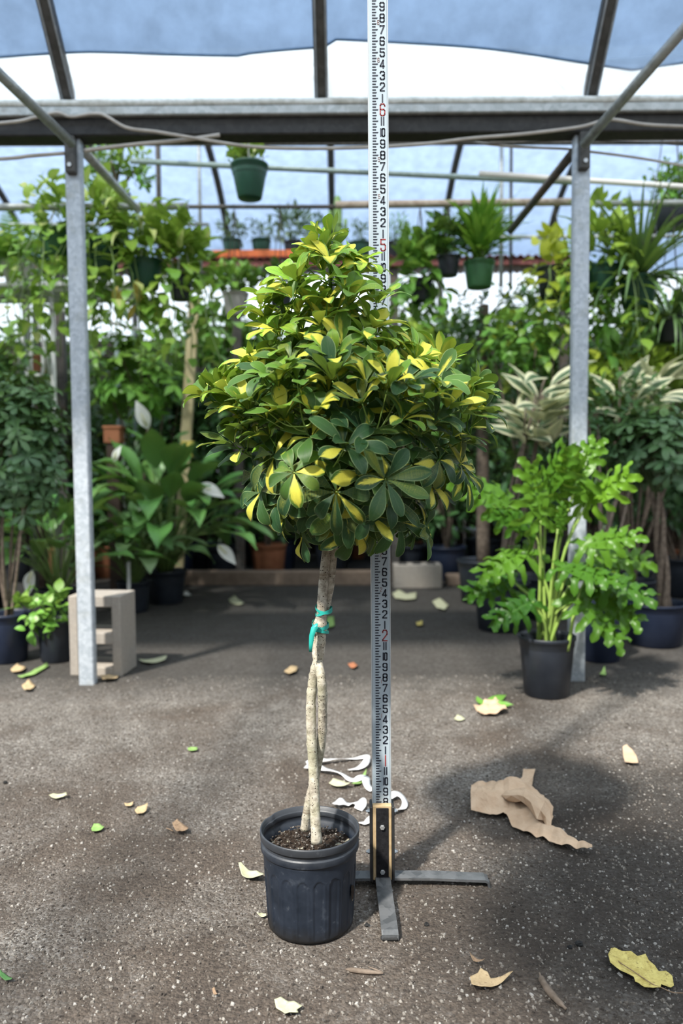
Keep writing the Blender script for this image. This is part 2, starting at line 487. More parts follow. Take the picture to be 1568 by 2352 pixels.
drymat('dry_brown', (.20, .13, .08), (.36, .25, .16), (.08, .05, .03))
drymat('dry_green', (.15, .27, .07), (.26, .40, .13), (.18, .28, .08))
drymat('dry_darkgreen', (.05, .14, .04), (.09, .2, .07), (.05, .1, .03))

# leaves
leafmat('leaf_umbrella', (.010, .038, .022), (.030, .085, .030), (.10, .17, .045), edge=(.32, .42, .18), young=(.22, .43, .035),
        var=(.74, .68, .09), var_amt=.52, rough=.42, spec=.25, trans=.22, trans_col=(.4, .6, .05), vein=(.06, .11, .05))
leafmat('leaf_peace', (0.054, 0.180, 0.043), (0.154, 0.378, 0.090), (.10, .20, .06), rough=.33, trans=.2, vein=(.09, .2, .06), young=(.30, .48, .14))
leafmat('leaf_peace_pale', (.05, .15, .045), (.16, .30, .12), (.14, .24, .09), rough=.35, trans=.25, vein=(.2, .33, .14), young=(.42, .58, .28))
leafmat('leaf_schef_dark', (0.045, 0.114, 0.052), (0.129, 0.241, 0.113), (.08, .13, .05), rough=.38, trans=.15, young=(.12, .24, .04))
leafmat('leaf_schef_bright', (0.120, 0.264, 0.026), (0.264, 0.432, 0.048), (.18, .28, .06), rough=.4, trans=.3, young=(.42, .56, .06), edge=(.3, .4, .1))
leafmat('leaf_green', (0.076, 0.238, 0.039), (0.216, 0.475, 0.076), (.10, .2, .05), rough=.4, trans=.28, young=(.24, .40, .06))
leafmat('leaf_deep', (0.030, 0.089, 0.030), (0.075, 0.181, 0.055), (.06, .11, .04), rough=.4, trans=.15, young=(.09, .2, .04))
leafmat('leaf_pothos', (0.085, 0.248, 0.034), (0.265, 0.497, 0.070), (.16, .27, .06), rough=.38, trans=.3, var=(.55, .58, .22), var_amt=.30, young=(.38, .52, .07))
leafmat('leaf_gold', (.22, .36, .03), (.48, .56, .06), (.4, .48, .06), rough=.4, trans=.35, young=(.70, .72, .10), trans_col=(.7, .75, .05))
leafmat('leaf_selloum', (.013, .058, .008), (.038, .13, .013), (.08, .20, .03), rough=.33, trans=.28, vein=(.08, .2, .03), young=(.16, .33, .025), spec=.25)
leafmat('leaf_rubber', (.07, .14, .08), (.14, .21, .12), (.72, .70, .46), rough=.36, trans=.25, var=(.90, .87, .60), var_amt=.50, var_edge=True, trans_col=(.7, .8, .4))
leafmat('leaf_strap', (0.038, 0.112, 0.027), (0.112, 0.240, 0.060), (.08, .15, .05), rough=.4, trans=.2, young=(.22, .33, .14))
leafmat('leaf_fern', (0.065, 0.221, 0.019), (0.169, 0.416, 0.039), (.12, .26, .04), rough=.45, trans=.3, young=(.2, .42, .04))
leafmat('leaf_sage', (0.072, 0.120, 0.072), (0.168, 0.240, 0.144), (.12, .18, .1), rough=.6, trans=.2, young=(.25, .33, .2))
leafmat('leaf_yellowing', (.55, .38, .05), (.62, .5, .1), (.5, .4, .1), rough=.5, trans=.3)

# ------------------------------------------------------------------ leaf shapes
def prof_obovate(u): return np.clip(np.where(u < .07, .07, np.sin(np.clip((u - .03) / .97, 0, 1) ** 1.75 * PI) ** .62), .06, 1) * np.where(u > .995, .28 / .06 * .06 / .28 * 4.5, 1)
def prof_ovate(u): return np.maximum(np.sin(np.clip(u, 0, 1) ** .78 * PI) ** 1.05, .025)
def prof_lance(u): return np.maximum(np.sin(np.clip(u, 0, 1) ** .85 * PI) ** 1.3, .02)
def prof_heart(u): return np.maximum(np.where(u < .22, .55 + .45 * np.sin(u / .22 * PI / 2), np.cos((u - .22) / .78 * PI / 2) ** .8), .03)
def prof_strap(u): return np.clip(np.minimum(.55 + u * 3, (1 - u) ** .6 * 1.15), .02, 1)
def prof_lobe(u): return np.clip(np.minimum(.9, (1.0 - u) * 5 + .15), .1, 1) * (1 + .16 * np.sin(u * 17))

def blade(L, W, prof, nu=6, nv=2, bend=0.0, fold=0.0, wave=0.0, seed=0.0, ph=0.0, curl=0.0):
    u = np.linspace(0, 1, nu + 1)
    if prof is prof_obovate: u = .45 * u + .55 * np.sin(u * PI / 2)
    v = np.linspace(-1, 1, nv + 1)
    w = prof(u) * W / 2
    um = (u[:-1] + u[1:]) / 2
    a = bend * um + curl * um ** 3
    du = np.diff(u)
    x = np.concatenate([[0], np.cumsum(np.cos(a) * du)]) * L
    z = -np.concatenate([[0], np.cumsum(np.sin(a) * du)]) * L
    au = bend * u + curl * u ** 3
    nx, nz = np.sin(au), np.cos(au)
    U, Vv = np.meshgrid(u, v, indexing='ij')
    hgt = fold * np.abs(Vv) * w[:, None] + wave * W * np.sin(U * 9 + ph + np.sign(Vv) * .8) * Vv ** 2 * .5
    X = x[:, None] + nx[:, None] * hgt
    Y = Vv * w[:, None] * (1 - .25 * min(abs(fold), 1) ** 2)
    Z = z[:, None] + nz[:, None] * hgt
    P = np.stack([X, Y, Z], -1).reshape(-1, 3)
    A = np.stack([U, Vv, np.full(U.shape, seed)], -1).reshape(-1, 3)
    n = nv + 1
    F = np.array([[i * n + j, (i + 1) * n + j, (i + 1) * n + j + 1, i * n + j + 1] for i in range(nu) for j in range(nv)])
    return P, F, A
def frame(d, up):
    x = np.array(d, float); x /= np.linalg.norm(x) + 1e-9
    z = np.array(up, float); z = z - x * z.dot(x)
    if np.linalg.norm(z) < 1e-4:
        z = np.array([0.3, 0.2, .9]); z = z - x * z.dot(x)
    z /= np.linalg.norm(z)
    return np.stack([x, np.cross(z, x), z], 1)
def put(acc, bl, p, d, up, age=0.0):
    P, F, A = bl
    acc.add(P @ frame(d, up).T + np.array(p, float), F, A, age)
def unit(v):
    v = np.array(v, float); return v / (np.linalg.norm(v) + 1e-9)
def rdir(r): return unit(r.normal(size=3))

UP = np.array([0, 0, 1.0])
CAMP = np.array([0, 0, CAM_H])
def whorl_leaflets(r, c, axis, n, L, W, cup, bend, age, nu=7, nv=4, prof=prof_obovate, droop=0.0):
    """leaflets of one palmate leaf: list of (blade, p, d, up, age)"""
    axis = unit(axis)
    ref = unit(np.cross(axis, [0.3, .8, .2])); bt = np.cross(axis, ref)
    out = []; a0 = r.uniform(0, 2 * PI)
    for k in range(n):
        a = a0 + 2 * PI * k / n + r.normal(0, .10)
        side = math.cos(a) * ref + math.sin(a) * bt
        cu = cup + r.normal(0, .13)
        d = unit(side * math.cos(cu) + axis * math.sin(cu) - UP * droop)
        up = unit(axis * math.cos(cu) - side * math.sin(cu))
        l = L * r.uniform(.82, 1.12)
        b = blade(l, W * r.uniform(.85, 1.15), prof, nu, nv, bend + r.normal(0, .25), r.uniform(-.05, .30), r.uniform(0, .16), r.uniform(0, 50), r.uniform(0, 6), r.uniform(-.1, .9))
        out.append((b, np.array(c) + d * L * .06, d, up, float(np.clip(age + r.normal(0, .08), 0, 1))))
    return out

# ------------------------------------------------------------------ structure : floor
nx, ny = 60, 80
xs = np.linspace(-14, 14, nx); ys = np.linspace(-6, 22, ny)
acc = Acc(); Xg, Yg = np.meshgrid(xs, ys, indexing='ij')
acc.add(np.stack([Xg, Yg, np.zeros_like(Xg)], -1).reshape(-1, 3), [[i * ny + j, (i + 1) * ny + j, (i + 1) * ny + j + 1, i * ny + j + 1] for i in range(nx - 1) for j in range(ny - 1)])
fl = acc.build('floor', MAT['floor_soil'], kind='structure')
tag(fl, 'gravelly soil floor of the shade house', 'floor')

r = np.random.default_rng(3)
NCH = 42000
cy = 1.15 + 2.55 * r.random(NCH) ** 1.2; cx = (r.random(NCH) * 2 - 1) * (.55 * cy + .25)
rp = ((cx + .071) ** 2 + (cy - 1.66) ** 2) > .10 ** 2
gph = gnd(1271, 1612)
rp &= ((cx - gph.x) ** 2 + (cy - gph.y - .115) ** 2) > .10 ** 2
cx, cy = cx[rp], cy[rp]; n = len(cx)
sz = .0012 + .0028 * r.random(n) ** 2.0
th = r.random(n) * 2 * PI
asp = .45 + .5 * r.random(n)
base = np.array([[-1, -1], [1, -1], [1, 1], [-1, 1]], float)
Vc = np.zeros((n, 8, 3))
for k in range(4):
    q = base[k] * (1 + .35 * (r.random((n, 2)) - .5))
    qx = q[:, 0] * sz; qy = q[:, 1] * sz * asp
    Vc[:, k, 0] = cx + qx * np.cos(th) - qy * np.sin(th); Vc[:, k, 1] = cy + qx * np.sin(th) + qy * np.cos(th); Vc[:, k, 2] = -.0005
    s_ = .45 + .4 * r.random(n)
    Vc[:, k + 4, 0] = cx + s_ * (qx * np.cos(th) - qy * np.sin(th)); Vc[:, k + 4, 1] = cy + s_ * (qx * np.sin(th) + qy * np.cos(th)); Vc[:, k + 4, 2] = sz * (.35 + .7 * r.random(n))
Fq = np.array([[4, 5, 6, 7], [0, 1, 5, 4], [1, 2, 6, 5], [2, 3, 7, 6], [3, 0, 4, 7]])
Fc = (Fq[None] + (np.arange(n) * 8)[:, None, None]).reshape(-1, 4)
Ac = np.zeros((n, 8, 3)); Ac[:, :, 2] = (r.random(n) ** 1.5)[:, None]
acc = Acc(); acc.add(Vc.reshape(-1, 3), Fc, Ac.reshape(-1, 3))
o = acc.build('gravel_chips', MAT['gravel_chip'], smooth=False, kind='stuff')
tag(o, 'loose pale gravel chips strewn over the soil floor', 'gravel')

# ------------------------------------------------------------------ roof films
GUT_Y = 3.56
def roof_front(Y):
    s = GUT_Y - Y
    return 2.66 + 1.18 * s - .24 * s * s
def roof_rear(Y):
    a = (Y - GUT_Y) / (8.75 - GUT_Y)
    b = 2.66 + (3.12 - 2.66) * a
    if a < .5: return b + 1.2 * math.sin(PI * max(a, 0)) ** 1.15
    return b + 1.2 * math.sqrt(max(0, 1 - (2 * a - 1) ** 2)) ** 1.1
def sheet(fn, Y0, Y1, X0, X1, nX, nY, name, mat, sag=0.0, label=None, dz=0.0):
    acc = Acc(); V = []
    for i in range(nX + 1):
        x = X0 + (X1 - X0) * i / nX
        for j in range(nY + 1):
            y = Y0 + (Y1 - Y0) * j / nY
            z = fn(y) + dz - sag * abs(math.sin(x / 1.12 * PI)) + .006 * math.sin(x * 9 + y * 5)
            V.append((x, y, max(z, 2.640)))
    m = nY + 1
    acc.add(V, [[i * m + j, (i + 1) * m + j, (i + 1) * m + j + 1, i * m + j + 1] for i in range(nX) for j in range(nY)])
    o = acc.build(name, mat, kind='structure')
    tag(o, label, 'roof film')
    return o
sheet(lambda y: 2.640 if y > GUT_Y - .04 else roof_front(y) + .04, GUT_Y - .03, 2.90, -7, 7, 60, 8, 'ceiling', MAT['film_clear'], 0, 'clear white plastic film strip of the front roof along the gutter', .0)
sheet(lambda y: roof_front(y) + .04, 2.91, 1.62, -7, 7, 60, 12, 'ceiling', MAT['film_white'], 0, 'milky white plastic film roof over the measuring rod bay', .0)
sheet(roof_rear, GUT_Y + .02, 6.15, -8, 8, 60, 20, 'ceiling', MAT['film_milk'], 0, 'milky plastic film roof slope of the rear bay above the gutter', -.03)
sheet(roof_rear, 6.14, 8.74, -8, 8, 60, 26, 'ceiling', MAT['film_rear'], 0, 'bluish plastic film roof slope closing the rear bay', -.03)
# blue liner with a scalloped lower edge
acc = Acc(); V = []; nX, nY = 120, 8
def liner_low(px):
    if px < 548: return 128 - 22 * math.sin((px + 150) / 700 * PI) * .35 - (0 if px > 200 else (200 - px) * -.03)
    if px < 1450: return 125 - 36 * math.sin(min(1, (px - 548) / 640) * PI / 2) if px < 760 else 90 + 70 * ((px - 760) / 690) ** 1.7
    return 160 - 40 * math.sin((px - 1450) / 500 * PI / 2)
def roof_pt(px, py):
    d = ray(px, py); lo, hi = 2.2, GUT_Y
    for _ in range(40):
        mid = (lo + hi) / 2
        z = CAM_H + d.z * mid / d.y
        if z < roof_front(mid) + .022: lo = mid if False else lo; hi = hi
        # roof falls with Y, the ray climbs with Y
        if z > roof_front(mid) + .022: hi = mid
        else: lo = mid
    return lo
for i in range(nX + 1):
    px = -900 + 3400 * i / nX
    ylow = roof_pt(min(max(px, 0), 1568), liner_low(min(max(px, -100), 1700)))
    x = at(px, 100, ylow).x
    for j in range(nY + 1):
        y = ylow + (2.45 - ylow) * j / nY
        V.append((x, y, roof_front(y) + .022 - .003 * math.sin(x * 7) * (1 - j / nY)))
m = nY + 1
acc.add(V, [[i * m + j, (i + 1) * m + j, (i + 1) * m + j + 1, i * m + j + 1] for i in range(nX) for j in range(nY)])
o = acc.build('plastic_liner', MAT['film_blue'])
tag(o, 'blue plastic sheet with a scalloped hem lying under the white roof film', 'plastic sheet')
acc = Acc()
hem = [Vector(V[i * m]) - Vector((0, 0, .001)) for i in range(nX + 1)]
acc.add(*tube(hem, .006, 5))
ho = acc.build('hem', simple('hem_blue', (.10, .18, .30), (.16, .26, .38), 20, .6), o)
ORIG[ho.name] = (0, 0, 0)

# ------------------------------------------------------------------ frame : posts, gutter beam, rafters, braces
def post(pb, w, d, top, label, lean=0.0):
    t_ = thing('greenhouse_post', label, 'post', pb, 'steel posts carrying the gutter')
    x, y = pb[0], pb[1]
    a = Acc(); a.add(*bevbox((x, y, top / 2 - .02), (w, d, top + .04), .006)); a.build('shaft', MAT['galvanised'], t_, False)
    solid(t_.name, (x, y, 0), (x, y, top), .046); SPOTS.append((x, y, .05))
    a = Acc(); a.add(*bevbox((x, y - d / 2 - .018, top - .10), (w * .62, .040, .16), .003)); br = a.build('bracket', MAT['galvanised_dark'], t_, False)
    for dz in (-.05, .04):
        a = Acc(); V, F = lathe([(0, 0), (.010, 0), (.010, .009), (0, .009)], 6)
        V = V[:, [0, 2, 1]] * [1, -1, 1] + [x, y - d / 2 - .037, top - .10 + dz]; a.add(V, F); a.build('bolt', MAT['bolt_steel'], br, False)
    return t_
PL = gnd(198, 1568); PR = gnd(1322, 1548)
PL = Vector((at(203, 1566, 3.585).x, 3.585, 0)); PR = Vector((at(1322, 1562, 3.585).x, 3.585, 0))
TOP = 2.52
post(PL, .072, .052, TOP, 'grey galvanised steel post standing in front of the hollow concrete block')
post(PR, .072, .052, TOP, 'grey galvanised steel post standing behind the split-leaf philodendron pot')
# gutter beam: channel with upper flange, dark web and pale lip
gb = thing('gutter_beam', 'long galvanised gutter beam lying across the two steel posts', 'beam', (0, GUT_Y, 2.5))
yb = GUT_Y
def tilt(x): return 0.0
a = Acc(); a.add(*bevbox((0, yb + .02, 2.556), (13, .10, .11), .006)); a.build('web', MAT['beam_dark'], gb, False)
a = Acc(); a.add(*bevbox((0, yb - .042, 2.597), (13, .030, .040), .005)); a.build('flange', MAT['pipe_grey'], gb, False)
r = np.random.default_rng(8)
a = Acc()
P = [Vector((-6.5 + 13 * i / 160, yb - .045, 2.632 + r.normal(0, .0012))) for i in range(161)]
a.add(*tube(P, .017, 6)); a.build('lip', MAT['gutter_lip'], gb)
# rafters
XH = [-3.42, -2.30, -1.205, -.075, 1.125, 2.27, 3.4]
labs = {-2.30: 'dark steel rafter one bay out beyond the post by the concrete block', 2.27: 'dark steel rafter one bay out beyond the post by the philodendron', -1.205: 'dark steel rafter rising from the gutter above the post by the concrete block',
        -.075: 'dark steel rafter rising from the gutter left of the measuring rod',
        1.125: 'dark steel rafter rising from the gutter above the post by the philodendron'}
for x in XH[1:6]:
    t_ = thing('roof_rafter', labs[x], 'rafter', (x, GUT_Y, 2.6), 'rafters of the front bay')
    a = Acc()
    P = [(x, y, roof_front(y) - .03) for y in np.linspace(GUT_Y - .02, -1.0, 12)]
    V = []
    for (px_, py_, pz_) in P:
        for dx_, dn in ((-.03, -.02), (.03, -.02), (.03, .04), (-.03, .04)):
            V.append((px_ + dx_, py_, pz_ + dn))
    Fr = [[k * 4 + i, k * 4 + (i + 1) % 4, k * 4 + 4 + (i + 1) % 4, k * 4 + 4 + i] for k in range(11) for i in range(4)] + [[0, 1, 2, 3], [44, 47, 46, 45]]
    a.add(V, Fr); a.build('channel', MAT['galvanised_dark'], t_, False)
    for sx in (-.02, .024):
        a = Acc(); a.add(*tube([(x + sx, y, roof_front(y) - .052) for y in np.linspace(GUT_Y - .02, -1.0, 12)], .005, 5)); a.build('flange', MAT['galvanised'], t_)
# diagonal braces
def pipe(name, pts, rad, mat, label, cat, group=None, n=10, sm=False):
    P = smooth_path(pts) if sm else pts
    a = Acc(); a.add(*tube(P, rad, n))
    o = a.build(name, MAT[mat])
    for u_, v_ in zip(P[:-1], P[1:]): solid(o.name, u_, v_, rad)
    return tag(o, label, cat, group)
def ext(p, q, t): return p + (q - p) * t
p = at(163, 328, 3.478); q = at(60, 229, 3.20)
pipe('brace_pipe', [ext(p, q, -.02), ext(p, q, 3.2)], .021, 'pipe_grey', 'round steel brace pipe climbing forward from the post by the concrete block', 'pipe', 'diagonal brace pipes')
p = at(188, 343, PL.y + .03); q = at(316, 482, 4.745)
pipe('brace_pipe', [p, q], .022, 'pipe_grey', 'round steel brace pipe running back and down beside the hanging pothos baskets', 'pipe', 'diagonal brace pipes')
p = at(1342, 330, 3.478); q = at(1455, 200, 3.18)
pipe('brace_pipe', [ext(p, q, -.02), ext(p, q, 3.0)], .021, 'pipe_grey', 'round steel brace pipe climbing forward from the post by the philodendron', 'pipe', 'diagonal brace pipes')
p = at(1316, 350, PR.y + .03); q = at(1172, 530, PR.y + 1.2)
pipe('brace_pipe', [p, q], .021, 'pipe_dark', 'dark brace pipe running back and down beside the golden pothos', 'pipe', 'diagonal brace pipes')

# cables slung along the gutter
def cable(pts, Y, rad, mat, label):
    P = [at(x, y, Y if np.isscalar(Y) else Y[i]) for i, (x, y) in enumerate(pts)]
    pipe('cable', P, rad, mat, label, 'cable', 'cables slung along the gutter', 6, True)
cable([(-300, 300), (0, 283), (80, 270), (130, 259), (165, 268), (230, 262), (290, 293), (360, 303), (450, 318), (570, 336), (700, 341), (850, 338), (980, 330), (1080, 318), (1200, 308), (1330, 292), (1400, 275), (1480, 286), (1580, 291), (1800, 300)], GUT_Y - .09, .0075, 'cable_tan', 'tan cable drooping along the whole gutter beam past the measuring rod')
cable([(194, 346), (240, 340), (330, 330), (420, 322), (505, 310)], GUT_Y - .06, .009, 'cable_tan', 'short tan cable end reaching the post by the concrete block')
cable([(-300, 380), (0, 365), (70, 358), (148, 352)], GUT_Y - .04, .008, 'cable_tan', 'tan cable ending at the bracket of the post by the concrete block')
cable([(965, 304), (1050, 322), (1170, 336), (1300, 342), (1360, 349), (1460, 362), (1568, 380), (1800, 420)], GUT_Y + .12, .006, 'cable_white', 'thin white cable sagging behind the post by the philodendron')
cable([(225, 263), (600, 275), (880, 305), (1100, 330), (1330, 322), (1600, 335)], GUT_Y + .10, .003, 'pipe_dark', 'thin dark wire strung just behind the gutter beam')

# ------------------------------------------------------------------ rear bay : hoops, pipes, back wall
for i, x in enumerate(XH):
    a = Acc()
    P = [(x, y, roof_rear(y) - .075) for y in 6.155 + 2.595 * np.cos(np.linspace(PI, 0, 26))]
    P = P + [(x, 8.75, 2.0), (x, 8.75, 0)]
    a.add(*tube(P, .034, 8))
    o = a.build('roof_hoop', MAT['pipe_dark'])
    for u_, v_ in zip(P[:-1], P[1:]): solid(o.name, u_, v_, .036)
    SPOTS.append((x, 8.75, .04))
    tag(o, 'dark curved roof hoop under the rear film ' + ['two bays beyond the hanging pothos baskets', 'beyond the hanging pothos baskets', 'behind the single hanging green pot', 'crossing above the red shelf', 'behind the tall feathery plant', 'beyond the golden pothos', 'two bays beyond the golden pothos'][i], 'hoop', 'roof hoops of the rear bay')
def run(x0, y0, x1, y1, Y, rad, mat, label, Y1=None):
    return pipe('rail_pipe', [at(x0, y0, Y), at(x1, y1, Y if Y1 is None else Y1)], rad, mat, label, 'pipe', 'overhead pipes of the rear bay')
run(-500, 332, 2000, 326, 5.6, .016, 'pipe_dark', 'thin dark purlin pipe crossing just below the gutter beam')
run(300, 370, 1322, 419, 5.0, .017, 'pipe_green', 'grey-green pipe sloping behind the single hanging green pot')
run(-500, 478, 432, 474, 4.75, .022, 'pipe_grey', 'thick grey rail that carries the hanging pothos baskets')
run(318, 475, 775, 475, 5.9, .015, 'pipe_dark', 'thin dark brown pipe above the pots on the red shelf')
run(770, 471, 1374, 463, 5.3, .025, 'pipe_rust', 'thick rusty pipe carrying the fern in a green pot')
run(1368, 468, 2000, 462, 5.0, .020, 'pipe_grey', 'grey pipe above the long strap-leaved plant')
run(1100, 398, 2000, 458, 4.9, .017, 'cable_white', 'pale pipe sloping past the post by the philodendron')
run(-500, 517, 480, 515, 6.4, .014, 'pipe_grey', 'thin grey pipe behind the hanging pothos baskets')
run(1080, 545, 2000, 540, 6.4, .014, 'pipe_grey', 'thin grey pipe behind the golden pothos')
PUR = {}
for yy, lab in ((4.6, 'thin grey purlin under the milky film carrying the single hanging green pot'), (5.35, 'thin grey purlin under the milky film carrying the gnarled hanging tree')):
    PUR[yy] = roof_rear(yy) - .13
    pipe('rail_pipe', [(XH[1], yy, PUR[yy]), (XH[5], yy, PUR[yy])], .018, 'pipe_grey', lab, 'pipe', 'overhead pipes of the rear bay')
def vpole(px, Y, rad, mat, label, z0=0):
    q = at(px, 700, Y)
    pipe('support_pole', [(q.x, Y, z0), (q.x, Y, roof_rear(Y) - .03)], rad, mat, label, 'pole', 'thin poles of the rear bay')
vpole(463, 6.3, .014, 'pipe_grey', 'thin grey pole beside the orange tray on the red shelf', 2.55)
vpole(370, 6.1, .020, 'pipe_dark', 'thin dark pole behind the hanging pothos baskets', 2.5)
vpole(1150, 6.5, .016, 'pipe_grey', 'thin pale pole behind the fern in a green pot', 2.5)
vpole(1172, 6.6, .013, 'pipe_dark', 'thin dark pole behind the fern in a green pot', 2.5)

wb = thing('wall_back', 'low dark brown board wall closing the rear bay', 'wall', (0, 9.0, 0))
wb['kind'] = 'structure'
me0 = None
for i in range(-30, 31):
    a = Acc(); a.add(*bevbox((0, 0, 1.25), (.258, .03, 2.5), .006))
    if me0 is None: me0 = a.mesh('plank', False); me0.materials.append(MAT['brown_board'])
    pk = link('plank', me0, wb); pk.location = (i * .262, .006 * ((i * 7) % 3), 0)

# ------------------------------------------------------------------ pots
def pot_profile(rt, rb, h):
    t_ = .004
    return [(0.0, 0.0), (rb * .93, 0.0), (rb, .006), (rb + (rt - rb) * .8, h * .80), (rb + (rt - rb) * .82, h * .82), (rt * .99, h * .835), (rt * 1.0, h * .93), (rt * 1.035, h * .94), (rt * 1.04, h * .985), (rt * 1.03, h), (rt * .99, h), (rt * .965, h * .93), (rt * .95, h * .80), (rt * .92, h * .70)]
def add_pot(t_, c, rt, rb, h, mat, n=28, soil=.84):
    solid(t_.name, c, (c[0], c[1], c[2] + h), rt * 1.05)
    if c[2] < .01: SPOTS.append((c[0], c[1], rt * 1.045))
    a = Acc(); a.add(*lathe(pot_profile(rt, rb, h), n, tuple(c))); a.build('pot', MAT[mat], t_)
    r = np.random.default_rng(int(abs(c[0] * 977 + c[1] * 131)) + 5)
    a = Acc(); rs_ = [0, .3, .6, .85, 1.0]; V = []; nn = 18
    for q in rs_:
        for k in range(nn):
            an = 2 * PI * k / nn
            V.append((c[0] + math.cos(an) * q * rt * .955, c[1] + math.sin(an) * q * rt * .955, c[2] + h * soil + r.normal(0, .003)))
    F = [[i * nn + k, (i + 1) * nn + k, (i + 1) * nn + (k + 1) % nn, i * nn + (k + 1) % nn] for i in range(len(rs_) - 1) for k in range(nn)]
    a.add(V, F); a.build('soil', MAT['potting_soil'], t_)

# ------------------------------------------------------------------ foliage builders
QUEUE = []
def emit(t_, leaves, mat, indiv=0, name='leaf', stuffname='foliage', pets=None):
    QUEUE.append((t_, leaves, mat, indiv, name, stuffname, pets))
VINES = []
def blocked(V, near):
    """does any of the points V lie inside one of the solids"""
    if V[:, 2].min() < .004: return True
    for p, q, r in near:
        d = q - p; L2 = d.dot(d)
        t = (V - p) @ d / L2
        m = (t > -.02) & (t < 1.02)
        if m.any():
            W = V[m] - p - np.outer(t[m], d)
            if (np.einsum('ij,ij->i', W, W) < (r + .012) ** 2).any(): return True
    return False
def near_solids(lo, hi, owner, pad=.03):
    return [(p, q, r) for o, p, q, r in SOLID if o != owner and (np.minimum(p, q) - r - pad < hi).all() and (np.maximum(p, q) + r + pad > lo).all()]
def grow():
    """leaves and vines grow around what is solid; the nearest leaves become parts, the rest one stuff part"""
    for t_, leaves, mat, indiv, name, stuffname, pets in QUEUE:
        done = []; keep = []
        cen = np.array([it[1] for l in leaves for it in l]); big = near_solids(cen.min(0) - .8, cen.max(0) + .8, t_.name)
        for k, l in enumerate(leaves):
            its = []
            for it in l:
                P, F, A = it[0]
                V = P @ frame(it[2], it[3]).T + np.array(it[1], float)
                lo, hi = V.min(0) - .02, V.max(0) + .02
                nr = [(p, q, r) for p, q, r in big if (np.minimum(p, q) - r < hi).all() and (np.maximum(p, q) + r > lo).all()]
                if not blocked(V, nr): its.append((V, F, A, it[4]))
            if pets is not None and its:
                Pp = np.array([tuple(v) for v in smooth_path(pets[k], 6)])
                if blocked(Pp + [0, 0, .02], big): its = []
            if its: done.append(its); keep.append(k)
        if pets is not None:
            petioles(t_, [pets[k] for k in keep], .005, 'stem_green')
        done.sort(key=lambda l: np.linalg.norm(l[0][0][0] - CAMP))
        for l in done[:indiv]:
            a = Acc()
            for V, F, A, g in l: a.add(V, F, A, g)
            a.build(name, MAT[mat], t_)
        if len(done) > indiv:
            a = Acc()
            for l in done[indiv:]:
                for V, F, A, g in l: a.add(V, F, A, g)
            a.build(stuffname, MAT[mat], t_, kind='stuff')
    for t_, paths in VINES:
        a = Acc()
        for P in paths:
            P = np.array(P); near = near_solids(P.min(0), P.max(0), t_.name); n = len(P)
            for k in range(1, len(P)):
                if blocked(np.array([P[k], (P[k] + P[k - 1]) / 2]), near): n = k; break
            if n >= 3: a.add(*tube(P[:n], .0035, 5))
        if a.n: a.build('vines', MAT['stem_green'], t_, kind='stuff')
def bush_leaves(r, c, rad, n, L, W, prof, out=.7, up=.25, rnd=.6, droop=.5, shell=.55, nu=4, nv=2, age=.3, lo=-1.0):
    L_ = []
    c = np.array(c, float); rad = np.array(rad, float)
    while len(L_) < n:
        d = rdir(r)
        if d[2] < lo: continue
        p = c + d * rad * (shell + (1 - shell) * r.random())
        dd = unit(d * out + UP * up + rdir(r) * rnd)
        upv = unit(d * .5 + UP * .8 + rdir(r) * .3)
        l = L * r.uniform(.7, 1.2)
        L_.append([(blade(l, W * l / L, prof, nu, nv, droop * r.uniform(.3, 1.6), r.uniform(0, .35), .08, r.uniform(0, 50), r.uniform(0, 6)), p, dd, upv, float(np.clip(age + .35 * d[2] + r.normal(0, .2), 0, 1)))])
    return L_
def whorl_bush(r, c, rad, n, L, W, nl=7, age=.3, shell=.6, nu=4, nv=2, lo=-.9, prof=prof_obovate):
    L_ = []
    c = np.array(c, float); rad = np.array(rad, float)
    while len(L_) < n:
        d = rdir(r)
        if d[2] < lo: continue
        p = c + d * rad * (shell + (1 - shell) * r.random())
        ax = unit(d * .8 + UP * .7 + rdir(r) * .3)
        L_.append(whorl_leaflets(r, p, ax, nl, L * r.uniform(.8, 1.15), W, r.uniform(-.1, .45), .5, float(np.clip(age + .4 * d[2] + r.normal(0, .15), 0, 1)), nu, nv, prof))
    return L_
def stems(t_, r, base, tops, rad, mat='bark_dark', name='stem', n=6):
    for tp in tops:
        b = np.array(base, float) + np.array([r.normal(0, rad), r.normal(0, rad), 0]); tp = np.array(tp, float)
        m = (b + tp) / 2 + np.array([r.normal(0, .04), r.normal(0, .04), 0]) * np.linalg.norm(tp - b)
        a = Acc(); P = smooth_path([b, m, tp], 5); a.add(*tube(P, np.linspace(rad, rad * .5, len(P)), n)); a.build(name, MAT[mat], t_)
